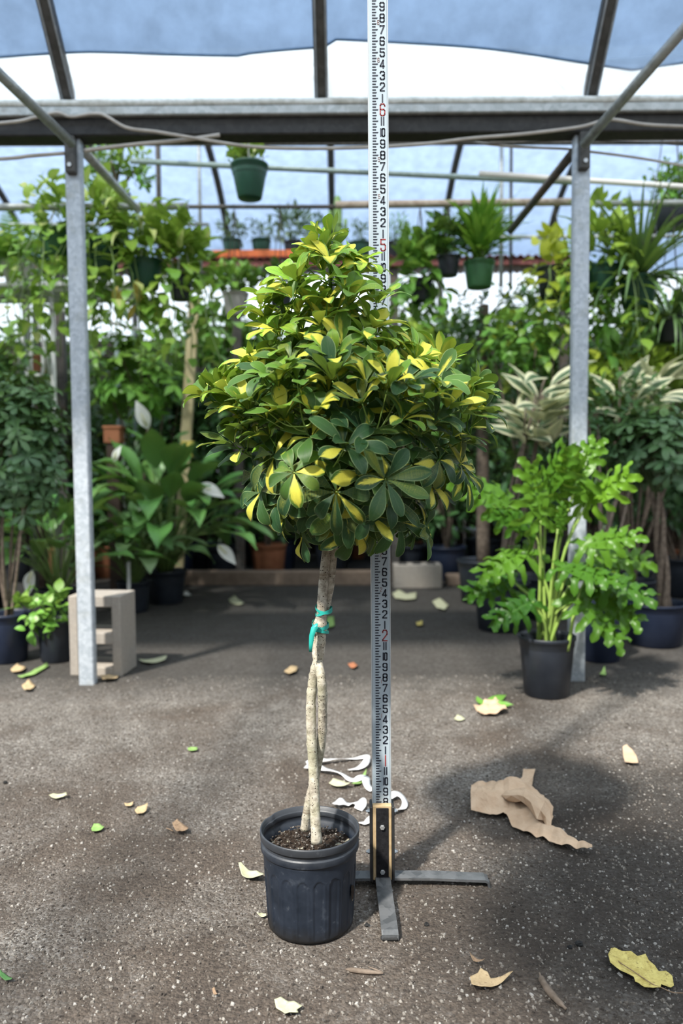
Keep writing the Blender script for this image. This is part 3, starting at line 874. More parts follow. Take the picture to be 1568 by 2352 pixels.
def rosette(r, base, n, pet, L, W, prof, spread=(.25, 1.1), droop=(.4, 1.2), nu=7, nv=4, fold=.2, wave=.12, age=.1, az=None):
    """long-stalked leaves from a crown; returns leaves and petiole paths"""
    out = []; pets = []
    base = np.array(base, float)
    for k in range(n):
        a = (2 * PI * k * .381966 + r.normal(0, .2)) if az is None else r.uniform(*az)
        sp_ = spread[0] + (spread[1] - spread[0]) * (k + .5) / n + r.normal(0, .06)
        hd = np.array([math.cos(a), math.sin(a), 0])
        l = pet * r.uniform(.75, 1.1)
        d0 = unit(UP * math.cos(sp_ * .7) + hd * math.sin(sp_ * .7))
        d1 = unit(UP * math.cos(sp_ * 1.25) + hd * math.sin(sp_ * 1.25))
        b0 = base + hd * .02
        p1 = b0 + d0 * l * .55; p2 = p1 + d1 * l * .45
        pets.append([b0, p1, p2])
        dd = unit(d1 * .8 + hd * .5 * math.sin(sp_))
        ll = L * r.uniform(.75, 1.15)
        upv = unit(UP * .9 - hd * .35 + rdir(r) * .2)
        out.append([(blade(ll, W * r.uniform(.85, 1.15), prof, nu, nv, r.uniform(*droop), fold * r.uniform(.4, 1.4), wave, r.uniform(0, 50), r.uniform(0, 6)), p2, dd, upv, float(np.clip(age + r.normal(0, .15), 0, 1)))])
    return out, pets
def petioles(t_, pets, rad, mat, name='petiole'):
    a = Acc()
    for p in pets:
        P = smooth_path(p, 4); a.add(*tube(P, np.linspace(rad, rad * .6, len(P)), 5))
    a.build(name + 's', MAT[mat], t_, kind='stuff')

# ================================================================== THE UMBRELLA TREE
TC = gnd(711, 2064)
TC = Vector((TC.x, 1.665, 0)); TC.x = at(711, 1905, 1.665).x
tree = thing('umbrella_tree', 'variegated yellow and green umbrella tree with a braided double trunk in a fluted black pot', 'potted tree', TC)
PH, RT, RB = .215, .1085, .0945
def flute(k, rr, z, ang):
    n_p = 18; w = 2 * PI / n_p
    a = (ang + .12) % w / w - .5                 # -0.5 .. 0.5 across one panel
    out = np.full(len(ang), rr)
    if .012 < z < .165:
        top = .142
        half = .36
        dx_ = np.abs(a)
        if z < top - .016: d_ = half - dx_
        else:
            q = (z - (top - .016)) / .016
            d_ = half * math.sqrt(max(0, 1 - min(q, 1) ** 2)) - dx_ if q < 1 else -np.ones(len(ang))
        s_ = np.clip(d_ / .05, 0, 1)
        ridge = np.exp(-(d_ / .045) ** 2)
        out = rr - .0016 * s_ + .0010 * ridge
    return out
prof_ = [(0, .001), (RB * .9, .001), (RB, .005)]
zs = np.concatenate([np.linspace(.012, .118, 14), np.linspace(.122, .165, 18)])
prof_ += [(RB + (RT * .955 - RB) * z / .17, z) for z in zs]
prof_ += [(RT * q_, z_) for q_, z_ in [(.960, .170), (.964, .1708), (.992, .1730), (.996, .1742), (.996, .1855), (.992, .1868), (.966, .1885), (.962, .1892), (.962, .1958), (.966, .1965), (1.0, .1985), (1.004, .1995), (1.008, .2115), (1.003, .2147), (.990, PH), (.972, .2142), (.968, .2060), (.942, .2040), (.938, .2030), (.938, .1940), (.942, .1930), (.954, .1920), (.954, .1810), (.93, .1790), (.91, .12)]]
def fl2(k, rr, z, ang):
    o_ = flute(k, rr, z, ang) if k < 3 + len(zs) else np.full(len(ang), rr)
    if z > .17: o_ = o_ * (1 - .03 * np.exp(-((ang - 2.62) / .10) ** 2)) * (1 + .008 * np.cos(2 * ang + .4))
    return o_
a = Acc(); a.add(*lathe(prof_, 252, tuple(TC), fl2)); potm = a.build('pot', MAT['pot_worn'], tree)
# hole in the pot wall
a = Acc(); hz, ha = .088, -.42; rr_ = RB + (RT - RB) * hz / .17
V = []; rh = np.random.default_rng(4)
for q in (0, .6, 1.0):
    for k in range(14):
        an = 2 * PI * k / 14; jit = 1 + .18 * math.sin(3 * an + 1)
        an2 = ha + math.cos(an) * q * .085 * jit; z2 = hz + math.sin(an) * q * .018 * jit
        V.append((TC.x + math.cos(an2) * (rr_ + .0012), TC.y + math.sin(an2) * (rr_ + .0012), z2))
a.add(V, [[i * 14 + k, i * 14 + (k + 1) % 14, (i + 1) * 14 + (k + 1) % 14, (i + 1) * 14 + k] for i in range(2) for k in range(14)])
a.build('drain_hole', MAT['potting_soil'], potm)
# soil with lumps
r = np.random.default_rng(21)
a = Acc(); V = []; nn, nr = 48, 12
SZ = .172
for i in range(nr + 1):
    q = i / nr
    for k in range(nn):
        an = 2 * PI * k / nn
        V.append((TC.x + math.cos(an) * q * RT * .945, TC.y + math.sin(an) * q * RT * .945, SZ + r.normal(0, .0022) - .008 * q ** 3 + .006 * math.exp(-(q / .3) ** 2)))
a.add(V, [[i * nn + k, (i + 1) * nn + k, (i + 1) * nn + (k + 1) % nn, i * nn + (k + 1) % nn] for i in range(nr) for k in range(nn)])
so = a.build('soil', MAT['potting_soil'], tree)
a = Acc()
for k in range(420):
    an, q = r.uniform(0, 2 * PI), math.sqrt(r.random()) * .93
    s_ = r.uniform(.0010, .0024)
    V, F = box((TC.x + math.cos(an) * q * RT * .93, TC.y + math.sin(an) * q * RT * .93, SZ + .003 + .004 * (1 - q)), (s_ * 2, s_ * 1.4, s_), r.uniform(0, 3))
    A_ = np.zeros((8, 3)); A_[:, 2] = .02 + .25 * r.random() if r.random() < .92 else .9
    a.add(V, F, A_)
a.build('soil_crumbs', MAT['gravel_chip'], tree, False, 'stuff')
# trunks
TY = 1.645
def tp(px, py, Y): return at(px, py, Y)
trunkA = [tp(727, 1936, TY - .03), tp(723, 1860, TY - .02), tp(720, 1780, TY - .005), tp(715, 1690, TY), tp(714, 1610, TY + .008), tp(722, 1545, TY + .010), tp(734, 1500, TY + .005), tp(738, 1440, TY - .004), tp(739, 1390, TY - .008), tp(744, 1320, TY - .005), tp(752, 1250, TY), tp(757, 1190, TY), tp(760, 1120, TY)]
trunkB = [tp(700, 1905, TY + .035), tp(708, 1850, TY + .03), tp(722, 1790, TY + .028), tp(738, 1700, TY + .012), tp(741, 1630, TY), tp(738, 1560, TY - .014), tp(727, 1500, TY + .014), tp(728, 1440, TY + .022), tp(748, 1390, TY + .016), tp(759, 1320, TY + .008), tp(766, 1250, TY + .004), tp(772, 1190, TY), tp(776, 1120, TY)]
r = np.random.default_rng(31)
for pts, r0, r1 in ((trunkA, .0112, .0100), (trunkB, .0102, .0098)):
    P = smooth_path(pts, 10)
    rad = np.linspace(r0, r1, len(P)) * (1 + r.normal(0, .025, len(P)))
    rings = r.choice(len(P), 14, replace=False)
    rad[rings] *= 1.10
    rad[:5] *= np.linspace(1.12, 1.0, 5)
    a = Acc(); a.add(*tube(P, rad, 14)); tk = a.build('trunk', MAT['bark_pale'], tree)
# green ties
def tie_ring(py, dpy, ntw, w, px, dy):
    for k in range(ntw):
        cA = at(px, py + k * dpy, TY + dy)
        a = Acc(); V = []; nn = 28
        for i in range(nn + 1):
            an = 2 * PI * i / nn
            x = cA.x + math.cos(an) * (.0185 + .0005 * math.sin(3 * an)); y = cA.y + math.sin(an) * .0275
            z = cA.z + .004 * math.sin(an + k * 1.7) - math.cos(an) * .003 * (1 - 2 * (k % 2))
            V += [(x, y, z - w / 2), (x, y, z + w / 2)]
        a.add(V, [[2 * i, 2 * i + 2, 2 * i + 3, 2 * i + 1] for i in range(nn)])
        a.build('tie_band', MAT['tie_green'], tieo)
tieo = thing('plant_tie', 'green plastic tape tied twice around the braided trunk', 'plant tie', at(738, 1425, TY))
tie_ring(1398, 6, 2, .006, 743.5, .004); tie_ring(1434, 7, 3, .006, 735.5, .009)
a = Acc()
tl = [(728, 1432), (722, 1440), (716, 1460), (714, 1480), (713, 1497)]
V = []
for i, (x, y) in enumerate(tl):
    w = [2, 7, 6, 4.5, 3][i]
    V += [at(x - w, y, TY - .024), at(x + w, y, TY - .028)]
a.add([tuple(v) for v in V], [[2 * i, 2 * i + 1, 2 * i + 3, 2 * i + 2] for i in range(4)])
o = a.build('tail', MAT['tie_green'], tieo)
sm = o.modifiers.new('thick', 'SOLIDIFY'); sm.thickness = .0008

# crown : outline of the foliage by height (pixel rows turned into metres at the tree's distance)
OUT = [(545, 735, 790), (575, 700, 830), (600, 692, 862), (640, 625, 872), (700, 572, 897), (760, 565, 893), (800, 600, 1000), (850, 520, 1028), (890, 490, 1120), (930, 462, 1128), (970, 520, 1138), (1030, 515, 1095), (1080, 560, 1116), (1120, 575, 1010), (1180, 610, 990), (1220, 665, 1008), (1255, 690, 1000)]
OUT = np.array(OUT, float)
def crown(py): return np.interp(py, OUT[:, 0], OUT[:, 1]), np.interp(py, OUT[:, 0], OUT[:, 2])
def px_of(p):
    d = CAM_R.transposed() @ (Vector(p) - Vector((0, 0, CAM_H)))
    return 784 + F_PX * d.x / -d.z, 1176 - F_PX * d.y / -d.z
r = np.random.default_rng(77)
CY = 1.615
centers = []
def crown_pt(py, phi, k):
    x0, x1 = crown(py); cx_ = (x0 + x1) / 2; hw = (x1 - x0) / 2
    mpp = 1.64 / F_PX
    inset = min(46, hw * .6)
    w = max(hw - inset, 4)
    Y = CY - math.sin(phi) * (.66 * w * mpp + .03) * k
    Y = min(Y, 1.745)
    return at(cx_ + math.cos(phi) * w * k, py, Y), cx_
tries = 0
while len(centers) < 225 and tries < 9000:
    tries += 1
    py = 565 + (1215 - 565) * r.random() ** .92
    x0, x1 = crown(py)
    if r.random() > (x1 - x0) / 640 + .12: continue
    phi = r.uniform(0, 2 * PI)
    if math.sin(phi) < 0 and r.random() < .5: continue
    k = 1.0 if r.random() < .72 else r.uniform(.35, .95)
    p, cxp = crown_pt(py, phi, k)
    p = np.array(p)
    if any(np.linalg.norm(p - c_[0]) < .038 for c_ in centers): continue
    centers.append((p, py, phi, cxp))
# whorls that mark the outline
for (x, y, yy) in [(480, 915, 1.60), (505, 880, 1.62), (538, 1020, 1.60), (590, 1090, 1.58), (600, 1130, 1.55), (735, 575, 1.62), (800, 590, 1.60), (760, 555, 1.63), (835, 610, 1.60), (650, 645, 1.60), (600, 715, 1.58), (865, 700, 1.58), (850, 760, 1.55), (950, 830, 1.56), (1000, 845, 1.62), (1075, 905, 1.60), (1100, 950, 1.60), (1060, 950, 1.54), (1060, 1082, 1.58), (695, 1230, 1.60), (960, 1190, 1.58), (975, 1215, 1.60), (885, 1100, 1.40), (675, 1085, 1.40), (772, 1130, 1.42), (790, 1030, 1.40), (850, 1180, 1.52), (640, 1150, 1.54), (770, 1180, 1.50)]:
    p = np.array(at(x, y, yy)); centers.append((p, y, PI / 2 if yy < 1.5 else (0 if x > 784 else PI), 784))
# branches
stemtop = [tp(776, 1120, TY), tp(772, 1000, TY - .01), tp(766, 880, TY - .015), tp(762, 760, TY - .02), tp(758, 640, TY - .02), tp(756, 575, TY - .01)]
stem2 = [tp(760, 1120, TY), tp(745, 1000, TY - .02), tp(705, 890, TY - .03), tp(672, 800, TY - .03), tp(650, 720, TY - .02), tp(640, 660, TY - .01)]
stem3 = [tp(772, 1060, TY), tp(840, 960, TY - .04), tp(905, 880, TY - .05), tp(945, 830, TY - .04)]
BR = [stemtop, stem2, stem3]
ends = [(500, 930, 1.62), (560, 1040, 1.60), (620, 880, 1.50), (650, 1070, 1.46), (590, 760, 1.58), (700, 980, 1.44), (790, 900, 1.44), (850, 720, 1.55), (860, 1000, 1.45), (960, 1000, 1.52), (1060, 940, 1.58), (1080, 1000, 1.60), (985, 1090, 1.52), (900, 1110, 1.46), (760, 1080, 1.45), (680, 1160, 1.56), (920, 1180, 1.58), (960, 880, 1.60), (840, 830, 1.48), (740, 760, 1.50)]
for (x, y, yy) in ends:
    e = at(x, y, yy)
    src = min([q for s_ in BR[:3] for q in smooth_path(s_, 6)], key=lambda q: (q - e).length + max(0, q.z - e.z + .05) * 3)
    mid = (src + e) / 2 + Vector((0, 0, -.02))
    BR.append([src, mid, e])
bpts = []
for i, b in enumerate(BR):
    P = smooth_path(b, 7)
    r0 = .0065 if i < 3 else .0035
    a = Acc(); a.add(*tube(P, np.linspace(r0, r0 * .55, len(P)), 7)); a.build('branch', MAT['stem_green'], tree)
    bpts += P
bp = np.array([tuple(q) for q in bpts])
cc = np.array(at(775, 960, CY)); zlo, zhi = at(784, 1250, CY).z, at(784, 545, CY).z
whorls = []
for (p, py, phi, cxp) in centers:
    hgt = (p[2] - zlo) / (zhi - zlo)
    outw = unit((p - np.array([cc[0], CY, p[2]])) * [1, 1, 0] + 1e-5)
    axis = unit(outw * (.70 - .35 * hgt) + UP * (.55 + .6 * hgt) + np.array([0, -.12, 0]) + rdir(r) * .30)
    if hgt < .30: axis = unit(outw * .8 + UP * (.10 + hgt) + np.array([0, -.35, 0]) + rdir(r) * .25)
    young = float(np.clip((hgt - .33) * 1.5 + r.normal(0, .2) + (.25 if abs(math.cos(phi)) > .8 and .3 < hgt < .7 else 0), 0, .95))
    n = int(r.integers(6, 9))
    L = r.uniform(.060, .080) * (1.0 if hgt < .8 else .88)
    cup = (r.uniform(-.05, .35) if hgt < .3 else r.uniform(.40, 1.15))
    ls = whorl_leaflets(r, p, axis, n, L, L * r.uniform(.34, .42), cup, r.uniform(.2, .9), young, 9, 4, prof_obovate, .12 if hgt < .3 else .0)
    whorls.append((p, axis, ls))
# keep the leaves clear of the measuring rod (in front of it, or past its sides)
ROD = gnd(877, 2026); ROD_X, ROD_Y = at(874, 1000, 1.825).x, 1.825
def clear(p, d, L):
    q = np.array(p) + np.array(d) * L
    return not (abs(q[0] - ROD_X) < .06 and q[1] > ROD_Y - .025)
whorls = [(p, ax, [l for l in ls if clear(l[1], l[2], .07)]) for (p, ax, ls) in whorls]
whorls = [w for w in whorls if len(w[2]) >= 3]
# nearest leaves keep their leaflets as sub-parts
whorls.sort(key=lambda w: w[0][1])
for i, (p, axis, ls) in enumerate(whorls):
    j = np.argmin(np.linalg.norm(bp - p, axis=1) + np.maximum(0, bp[:, 2] - p[2] + .02) * 2)
    b0 = bp[j]
    a = Acc()
    m_ = (b0 + p) / 2 - axis * np.linalg.norm(p - b0) * .18
    P = smooth_path([b0, m_, p], 4)
    a.add(*tube(P, np.linspace(.0017, .0012, len(P)), 5))
    if i < 40:
        lf = a.build('leaf', MAT['stem_pale'], tree)
        for l in ls:
            b = Acc(); put(b, *l); b.build('leaflet', MAT['leaf_umbrella'], lf)
    else:
        a.G = [np.full(a.n, .6)]; a.A = [np.stack([np.full(a.n, .5), np.full(a.n, .3), np.zeros(a.n)], 1)]
        for l in ls: put(a, *l)
        a.build('leaf', MAT['leaf_umbrella'], tree)

# ================================================================== MEASURING ROD AND STAND
IN = .0254
RX0 = at(876, 1840, ROD_Y).x
rod = thing('measuring_rod', 'tall white measuring rod marked in feet and inches behind the umbrella tree', 'measuring rod', (RX0, ROD_Y, 0))
RW = .0425; RH = 2.36; FY = ROD_Y - .0102
a = Acc(); a.add(*bevbox((RX0, ROD_Y, RH / 2 + .03), (RW, .020, RH - .06), .0018)); a.build('bar', MAT['rod_face'], rod, False)
for sx in (-1, 1):
    a = Acc(); a.add(*bevbox((RX0 + sx * (RW / 2 + .0008), ROD_Y + .001, RH / 2 + .03), (.0022, .021, RH - .06), .0008)); a.build('edge_strip', MAT['rod_side'], rod, False)
SEG = {'0': [[(0, .12), (0, .88), (.18, 1), (.82, 1), (1, .88), (1, .12), (.82, 0), (.18, 0), (0, .12)]],
       '1': [[(.5, 0), (.5, 1)]],
       '2': [[(0, .78), (0, .88), (.18, 1), (.82, 1), (1, .88), (1, .62), (0, .10), (0, 0), (1, 0)]],
       '3': [[(0, .80), (0, .88), (.18, 1), (.82, 1), (1, .88), (1, .62), (.72, .52), (.45, .52)], [(.72, .52), (1, .42), (1, .12), (.82, 0), (.18, 0), (0, .12), (0, .22)]],
       '4': [[(.72, 0), (.72, 1), (0, .28), (0, .22), (1, .22)]],
       '5': [[(1, 1), (0, 1), (0, .58), (.82, .58), (1, .46), (1, .12), (.82, 0), (.18, 0), (0, .12), (0, .22)]],
       '6': [[(1, .80), (1, .88), (.82, 1), (.18, 1), (0, .88), (0, .12), (.18, 0), (.82, 0), (1, .12), (1, .42), (.82, .53), (0, .53)]],
       '7': [[(0, .9), (0, 1), (1, 1), (.22, 0)]],
       '8': [[(.18, .53), (0, .64), (0, .88), (.18, 1), (.82, 1), (1, .88), (1, .64), (.82, .53), (.18, .53), (0, .42), (0, .12), (.18, 0), (.82, 0), (1, .12), (1, .42), (.82, .53)]],
       '9': [[(0, .2), (0, .12), (.18, 0), (.82, 0), (1, .12), (1, .88), (.82, 1), (.18, 1), (0, .88), (0, .58), (.18, .47), (1, .47)]]}
def numeral(txt, cx_, cz, w, h, tk, mat, name='numeral'):
    a = Acc(); n = len(txt); gap = w * .22
    cw = (w - gap * (n - 1)) / n if n > 1 else w
    if txt == '11': cw = w * .15; gap = w * .42
    tot = cw * n + gap * (n - 1)
    x = cx_ - tot / 2
    for k, ch in enumerate(txt):
        ww = cw
        if txt == '10': ww = w * (.12 if ch == '1' else .58)
        if txt == '10' and k == 0: x = cx_ - w / 2
        for line in SEG[ch]:
            for (p0, p1) in zip(line[:-1], line[1:]):
                A0 = np.array([x + p0[0] * ww, cz - h / 2 + p0[1] * h]); A1 = np.array([x + p1[0] * ww, cz - h / 2 + p1[1] * h])
                d = A1 - A0; L = np.linalg.norm(d)
                if L < 1e-7: continue
                d /= L; nrm = np.array([-d[1], d[0]]) * tk / 2; A0 = A0 - d * tk * .35; A1 = A1 + d * tk * .35
                q = [A0 - nrm, A1 - nrm, A1 + nrm, A0 + nrm]
                yb_, yf = FY + .0004, FY - .0005
                V = [(u_[0], yf, u_[1]) for u_ in q] + [(u_[0], yb_, u_[1]) for u_ in q]
                a.add(V, [[0, 1, 2, 3], [0, 4, 5, 1], [1, 5, 6, 2], [2, 6, 7, 3], [3, 7, 4, 0]])
        x += ww + (gap if txt != '10' else w * .30)
    return a.build(name, MAT[mat], rod, False)
a = Acc()
xl = RX0 - RW / 2 + .18 * RW
Z0 = 7.45 * IN
for q in range(31, int(RH / (IN / 4)) - 2):
    z = q * IN / 4
    ln = {0: .31, 2: .235}.get(q % 4, .185) * RW
    sl = ln - (.03 * RW if q % 2 == 0 else 0)
    hgt_ = .10 * IN
    yf, yb_ = FY - .0005, FY + .0004
    q4 = [(xl, z - hgt_ / 2), (xl + sl, z - hgt_ / 2), (xl + ln, z + hgt_ / 2), (xl, z + hgt_ / 2)]
    V = [(u_[0], yf, u_[1]) for u_ in q4] + [(u_[0], yb_, u_[1]) for u_ in q4]
    a.add(V, [[0, 1, 2, 3], [0, 4, 5, 1], [1, 5, 6, 2], [2, 6, 7, 3], [3, 7, 4, 0]])
a.build('tick_marks', MAT['ink_black'], rod, False, 'stuff')
nxc = RX0 - RW / 2 + .72 * RW
for q in range(8, int(RH / IN) - 1):
    if q % 12 == 0: numeral(str(q // 12), nxc, q * IN, .40 * IN, 1.0 * IN, .105 * IN, 'ink_red', 'foot_numeral')
    else: numeral(str(q % 12), nxc, q * IN, .36 * IN, .68 * IN, .11 * IN, 'ink_black')
    if q % 12 in (4, 7) and q > 12:
        numeral(str(q // 12), RX0 - RW / 2 + .515 * RW, (q + (.35 if q % 12 == 4 else .62)) * IN, .16 * IN, .36 * IN, .035 * IN, 'ink_faint', 'small_numeral')

SX, SY = RX0, ROD_Y
stand = thing('rod_stand', 'black bolted three-legged stand clamping the foot of the measuring rod', 'stand', (SX, SY, 0))
SH = .195
a = Acc(); a.add(*bevbox((SX, SY - .0193, SH / 2 + .012), (.0450, .0165, SH - .012), .0012)); bd = a.build('clamp_board', MAT['plywood_edge'], stand, False)
a = Acc(); a.add(*bevbox((SX, SY - .0283, SH / 2 + .008), (.0300, .0030, SH - .014), .0008)); fp = a.build('face_plate', MAT['black_felt'], stand, False)
for sx in (-1, 1):
    a = Acc(); a.add(*bevbox((SX + sx * .0264, SY - .008, SH / 2 + .009), (.0062, .042, SH - .012), .0012)); sd_ = a.build('side_cheek', MAT['black_paint'], stand, False)
    for zz in (SH - .016, .078):
        a = Acc(); V, F = lathe([(0, 0), (.0056, 0), (.0056, .0050), (.003, .0052), (.003, .009), (0, .009)], 6)
        V = V[:, [2, 0, 1]] * [sx, 1, 1] + [SX + sx * .0293, SY - .006, zz]; a.add(V, F); a.build('bolt', MAT['bolt_steel'], sd_, False)
a = Acc(); a.add(*bevbox((SX, SY + .018, SH / 2 + .008), (.056, .012, SH - .014), .0012)); a.build('back_plate', MAT['black_paint'], stand, False)
for zz in (.150, .040):
    a = Acc(); V, F = lathe([(0, 0), (.0062, 0), (.0062, .0040), (.0052, .0052), (0, .0052)], 6)
    V = V[:, [0, 2, 1]] * [1, -1, 1] + [SX, SY - .0295, zz]; a.add(V, F); a.build('bolt', MAT['bolt_steel'], fp, False)
def bent_bar(pts, w, th, name, side):
    """flat bar swept along pts, w across, th thick"""
    P = np.array(pts, float); T = np.gradient(P, axis=0); T /= np.linalg.norm(T, axis=1)[:, None]
    S = np.array(side, float); V = []
    for p_, t_ in zip(P, T):
        N = np.cross(t_, S); N /= np.linalg.norm(N)
        if N[2] < 0: N = -N
        for sx, sz_ in ((-1, -1), (1, -1), (1, 1), (-1, 1)):
            V.append(p_ + S * w / 2 * sx + N * th / 2 * sz_)
    m = len(P)
    F = [[k * 4 + i, k * 4 + (i + 1) % 4, k * 4 + 4 + (i + 1) % 4, k * 4 + 4 + i] for k in range(m - 1) for i in range(4)] + [[0, 3, 2, 1], [4 * m - 4, 4 * m - 3, 4 * m - 2, 4 * m - 1]]
    a = Acc(); a.add(V, F); return a.build(name, MAT['stand_steel'], stand, False)
zb = .020
yl = SY - .010
bent_bar([(SX + .026, yl, zb), (SX + .12, yl, zb - .001), (SX + .20, yl - .004, zb - .003), (SX + .247, yl - .006, zb - .004), (SX + .254, yl - .0065, zb - .008), (SX + .256, yl - .0065, 0.0)], .036, .006, 'leg', (0, 1, 0))
bent_bar([(SX - .026, yl, zb), (SX - .12, yl, zb - .001), (SX - .20, yl - .003, zb - .003), (SX - .247, yl - .004, zb - .004), (SX - .254, yl - .0045, zb - .008), (SX - .256, yl - .0045, 0.0)], .036, .006, 'leg', (0, 1, 0))
bent_bar([(SX + .001, SY - .025, zb + .003), (SX + .002, SY - .10, zb), (SX + .004, SY - .20, zb - .002), (SX + .0045, SY - .228, zb - .003), (SX + .005, SY - .236, zb - .008), (SX + .005, SY - .238, .003)], .036, .006, 'leg', (1, 0, 0))
a = Acc(); a.add(*bevbox((SX + .005, SY - .234, .005), (.041, .016, .012), .005)); a.build('rubber_foot', MAT['coal'], stand, False)

# ================================================================== LITTER ON THE FLOOR
import bmesh
def litter(name, pts, mat, label, cat, lift=.004, amp=.004, seed=1, cuts=3, group=None, hz=None, thick=.0006, z0=.004, freq=30):
    """a flat thing lying on the floor: outline in picture points laid on the floor, crumpled"""
    P = [gnd(x, y) for x, y in pts]
    c = sum(P, Vector()) / len(P); c.z = 0
    bm = bmesh.new()
    vs = [bm.verts.new((p_.x - c.x, p_.y - c.y, 0)) for p_ in P]
    f = bm.faces.new(vs)
    if f.normal.z < 0: f.normal_flip()
    bmesh.ops.triangulate(bm, faces=[f])
    for _ in range(cuts):
        bmesh.ops.subdivide_edges(bm, edges=bm.edges[:], cuts=1, use_grid_fill=True)
    rr = np.random.default_rng(seed); k1 = rr.uniform(.6, 1.4, 6); ph = rr.uniform(0, 6, 6)
    rad = max((v.co.xy.length for v in bm.verts)) + 1e-6
    for v in bm.verts:
        x, y = v.co.x, v.co.y
        z = math.sin(x * freq * k1[0] + y * freq * k1[1] * .7 + ph[0]) + .7 * abs(math.sin(x * freq * 1.9 * k1[2] - y * freq * 1.3 * k1[3] + ph[1])) + .4 * math.sin(y * freq * 3 * k1[4] + ph[2]) + .3 * math.sin(x * freq * 4.1 + ph[3])
        e = v.co.xy.length / rad
        v.co.z = z0 + max(0, amp * (z + 1.2) * .5 + lift * e * e)
        if hz: v.co.z += hz(x + c.x, y + c.y)
    me = bpy.data.meshes.new(name); bm.to_mesh(me); bm.free()
    for p_ in me.polygons: p_.use_smooth = mat != 'kraft'
    me.materials.append(MAT[mat])
    o = link(name, me); o.location = c
    s_ = o.modifiers.new('thick', 'SOLIDIFY'); s_.thickness = thick
    return tag(o, label, cat, group)
def z7(L): return [(1000 + x * 568 / 1568, 1560 + y * 568 / 1568) for x, y in L]
def bump_at(px, py, rad, hgt):
    g = gnd(px, py)
    return lambda x, y: hgt * math.exp(-((x - g.x) ** 2 + (y - g.y) ** 2) / rad ** 2)
b1 = bump_at(1180, 1838, .07, .040); b2 = bump_at(1095, 1850, .06, .022); b3 = bump_at(1240, 1878, .045, .030)
kp = litter('kraft_paper', z7([(238, 690), (300, 690), (370, 715), (430, 750), (500, 730), (560, 720), (640, 760), (715, 830), (745, 890), (738, 930), (700, 955), (780, 985), (850, 1030), (905, 1090), (960, 1100), (990, 1098), (992, 1115), (960, 1132), (900, 1118), (840, 1100), (760, 1075), (715, 1050), (680, 1030), (640, 1022), (590, 1005), (530, 975), (480, 945), (450, 905), (430, 888), (380, 892), (310, 880), (225, 880), (222, 790)]), 'kraft', 'large crumpled sheet of torn brown kraft paper lying on the dark soil', 'paper', .004, .013, 5, 3, None, lambda x, y: b1(x, y) + b2(x, y) + b3(x, y), .0008, .006, 38)
# flap folded back over the sheet, and its torn neck
def flap(rows, mat, name, parent, thick=.0008):
    a = Acc(); m = len(rows[0]); V = []
    for row in rows:
        for (x, y, z) in row:
            g = gnd(x, y, z); V.append((g.x, g.y, z))
    a.add(V, [[i * m + j, (i + 1) * m + j, (i + 1) * m + j + 1, i * m + j + 1] for i in range(len(rows) - 1) for j in range(m - 1)])
    ORIG[parent.name] = tuple(parent.location)
    o = a.build(name, MAT[mat], parent, False)
    s_ = o.modifiers.new('thick', 'SOLIDIFY'); s_.thickness = thick
    return o
rf = np.random.default_rng(14)
def jit(rows, s_=3.0): return [[(x + rf.normal(0, s_), y + rf.normal(0, s_), max(.006, z + rf.normal(0, .003))) for (x, y, z) in row] for row in rows]
flap(jit([[(1148, 1824, 0.024), (1166, 1812, 0.022), (1186, 1804, 0.020), (1206, 1802, 0.020), (1228, 1812, 0.020), (1248, 1828, 0.020), (1262, 1850, 0.020), (1270, 1876, 0.020)],
      [(1150, 1826, 0.041), (1168, 1816, 0.049), (1188, 1810, 0.055), (1208, 1812, 0.058), (1228, 1824, 0.058), (1246, 1842, 0.052), (1260, 1862, 0.041), (1268, 1884, 0.026)],
      [(1158, 1832, 0.043), (1174, 1826, 0.058), (1190, 1824, 0.064), (1206, 1832, 0.064), (1222, 1846, 0.064), (1240, 1862, 0.055), (1254, 1878, 0.041), (1264, 1892, 0.026)],
      [(1170, 1842, 0.035), (1182, 1840, 0.043), (1194, 1842, 0.046), (1206, 1852, 0.046), (1218, 1864, 0.043), (1234, 1878, 0.038), (1248, 1890, 0.029), (1260, 1900, 0.020)]]), 'kraft', 'folded_flap', kp)
flap(jit([[(1164, 1810, .012), (1182, 1812, .020), (1200, 1814, .022), (1218, 1812, .014)], [(1184, 1798, .016), (1196, 1800, .024), (1208, 1802, .024), (1222, 1800, .014)], [(1198, 1784, .012), (1208, 1786, .018), (1216, 1786, .018), (1225, 1784, .010)], [(1202, 1768, .008), (1210, 1768, .012), (1218, 1767, .012), (1228, 1766, .008)]], 1.5), 'kraft', 'torn_neck', kp)

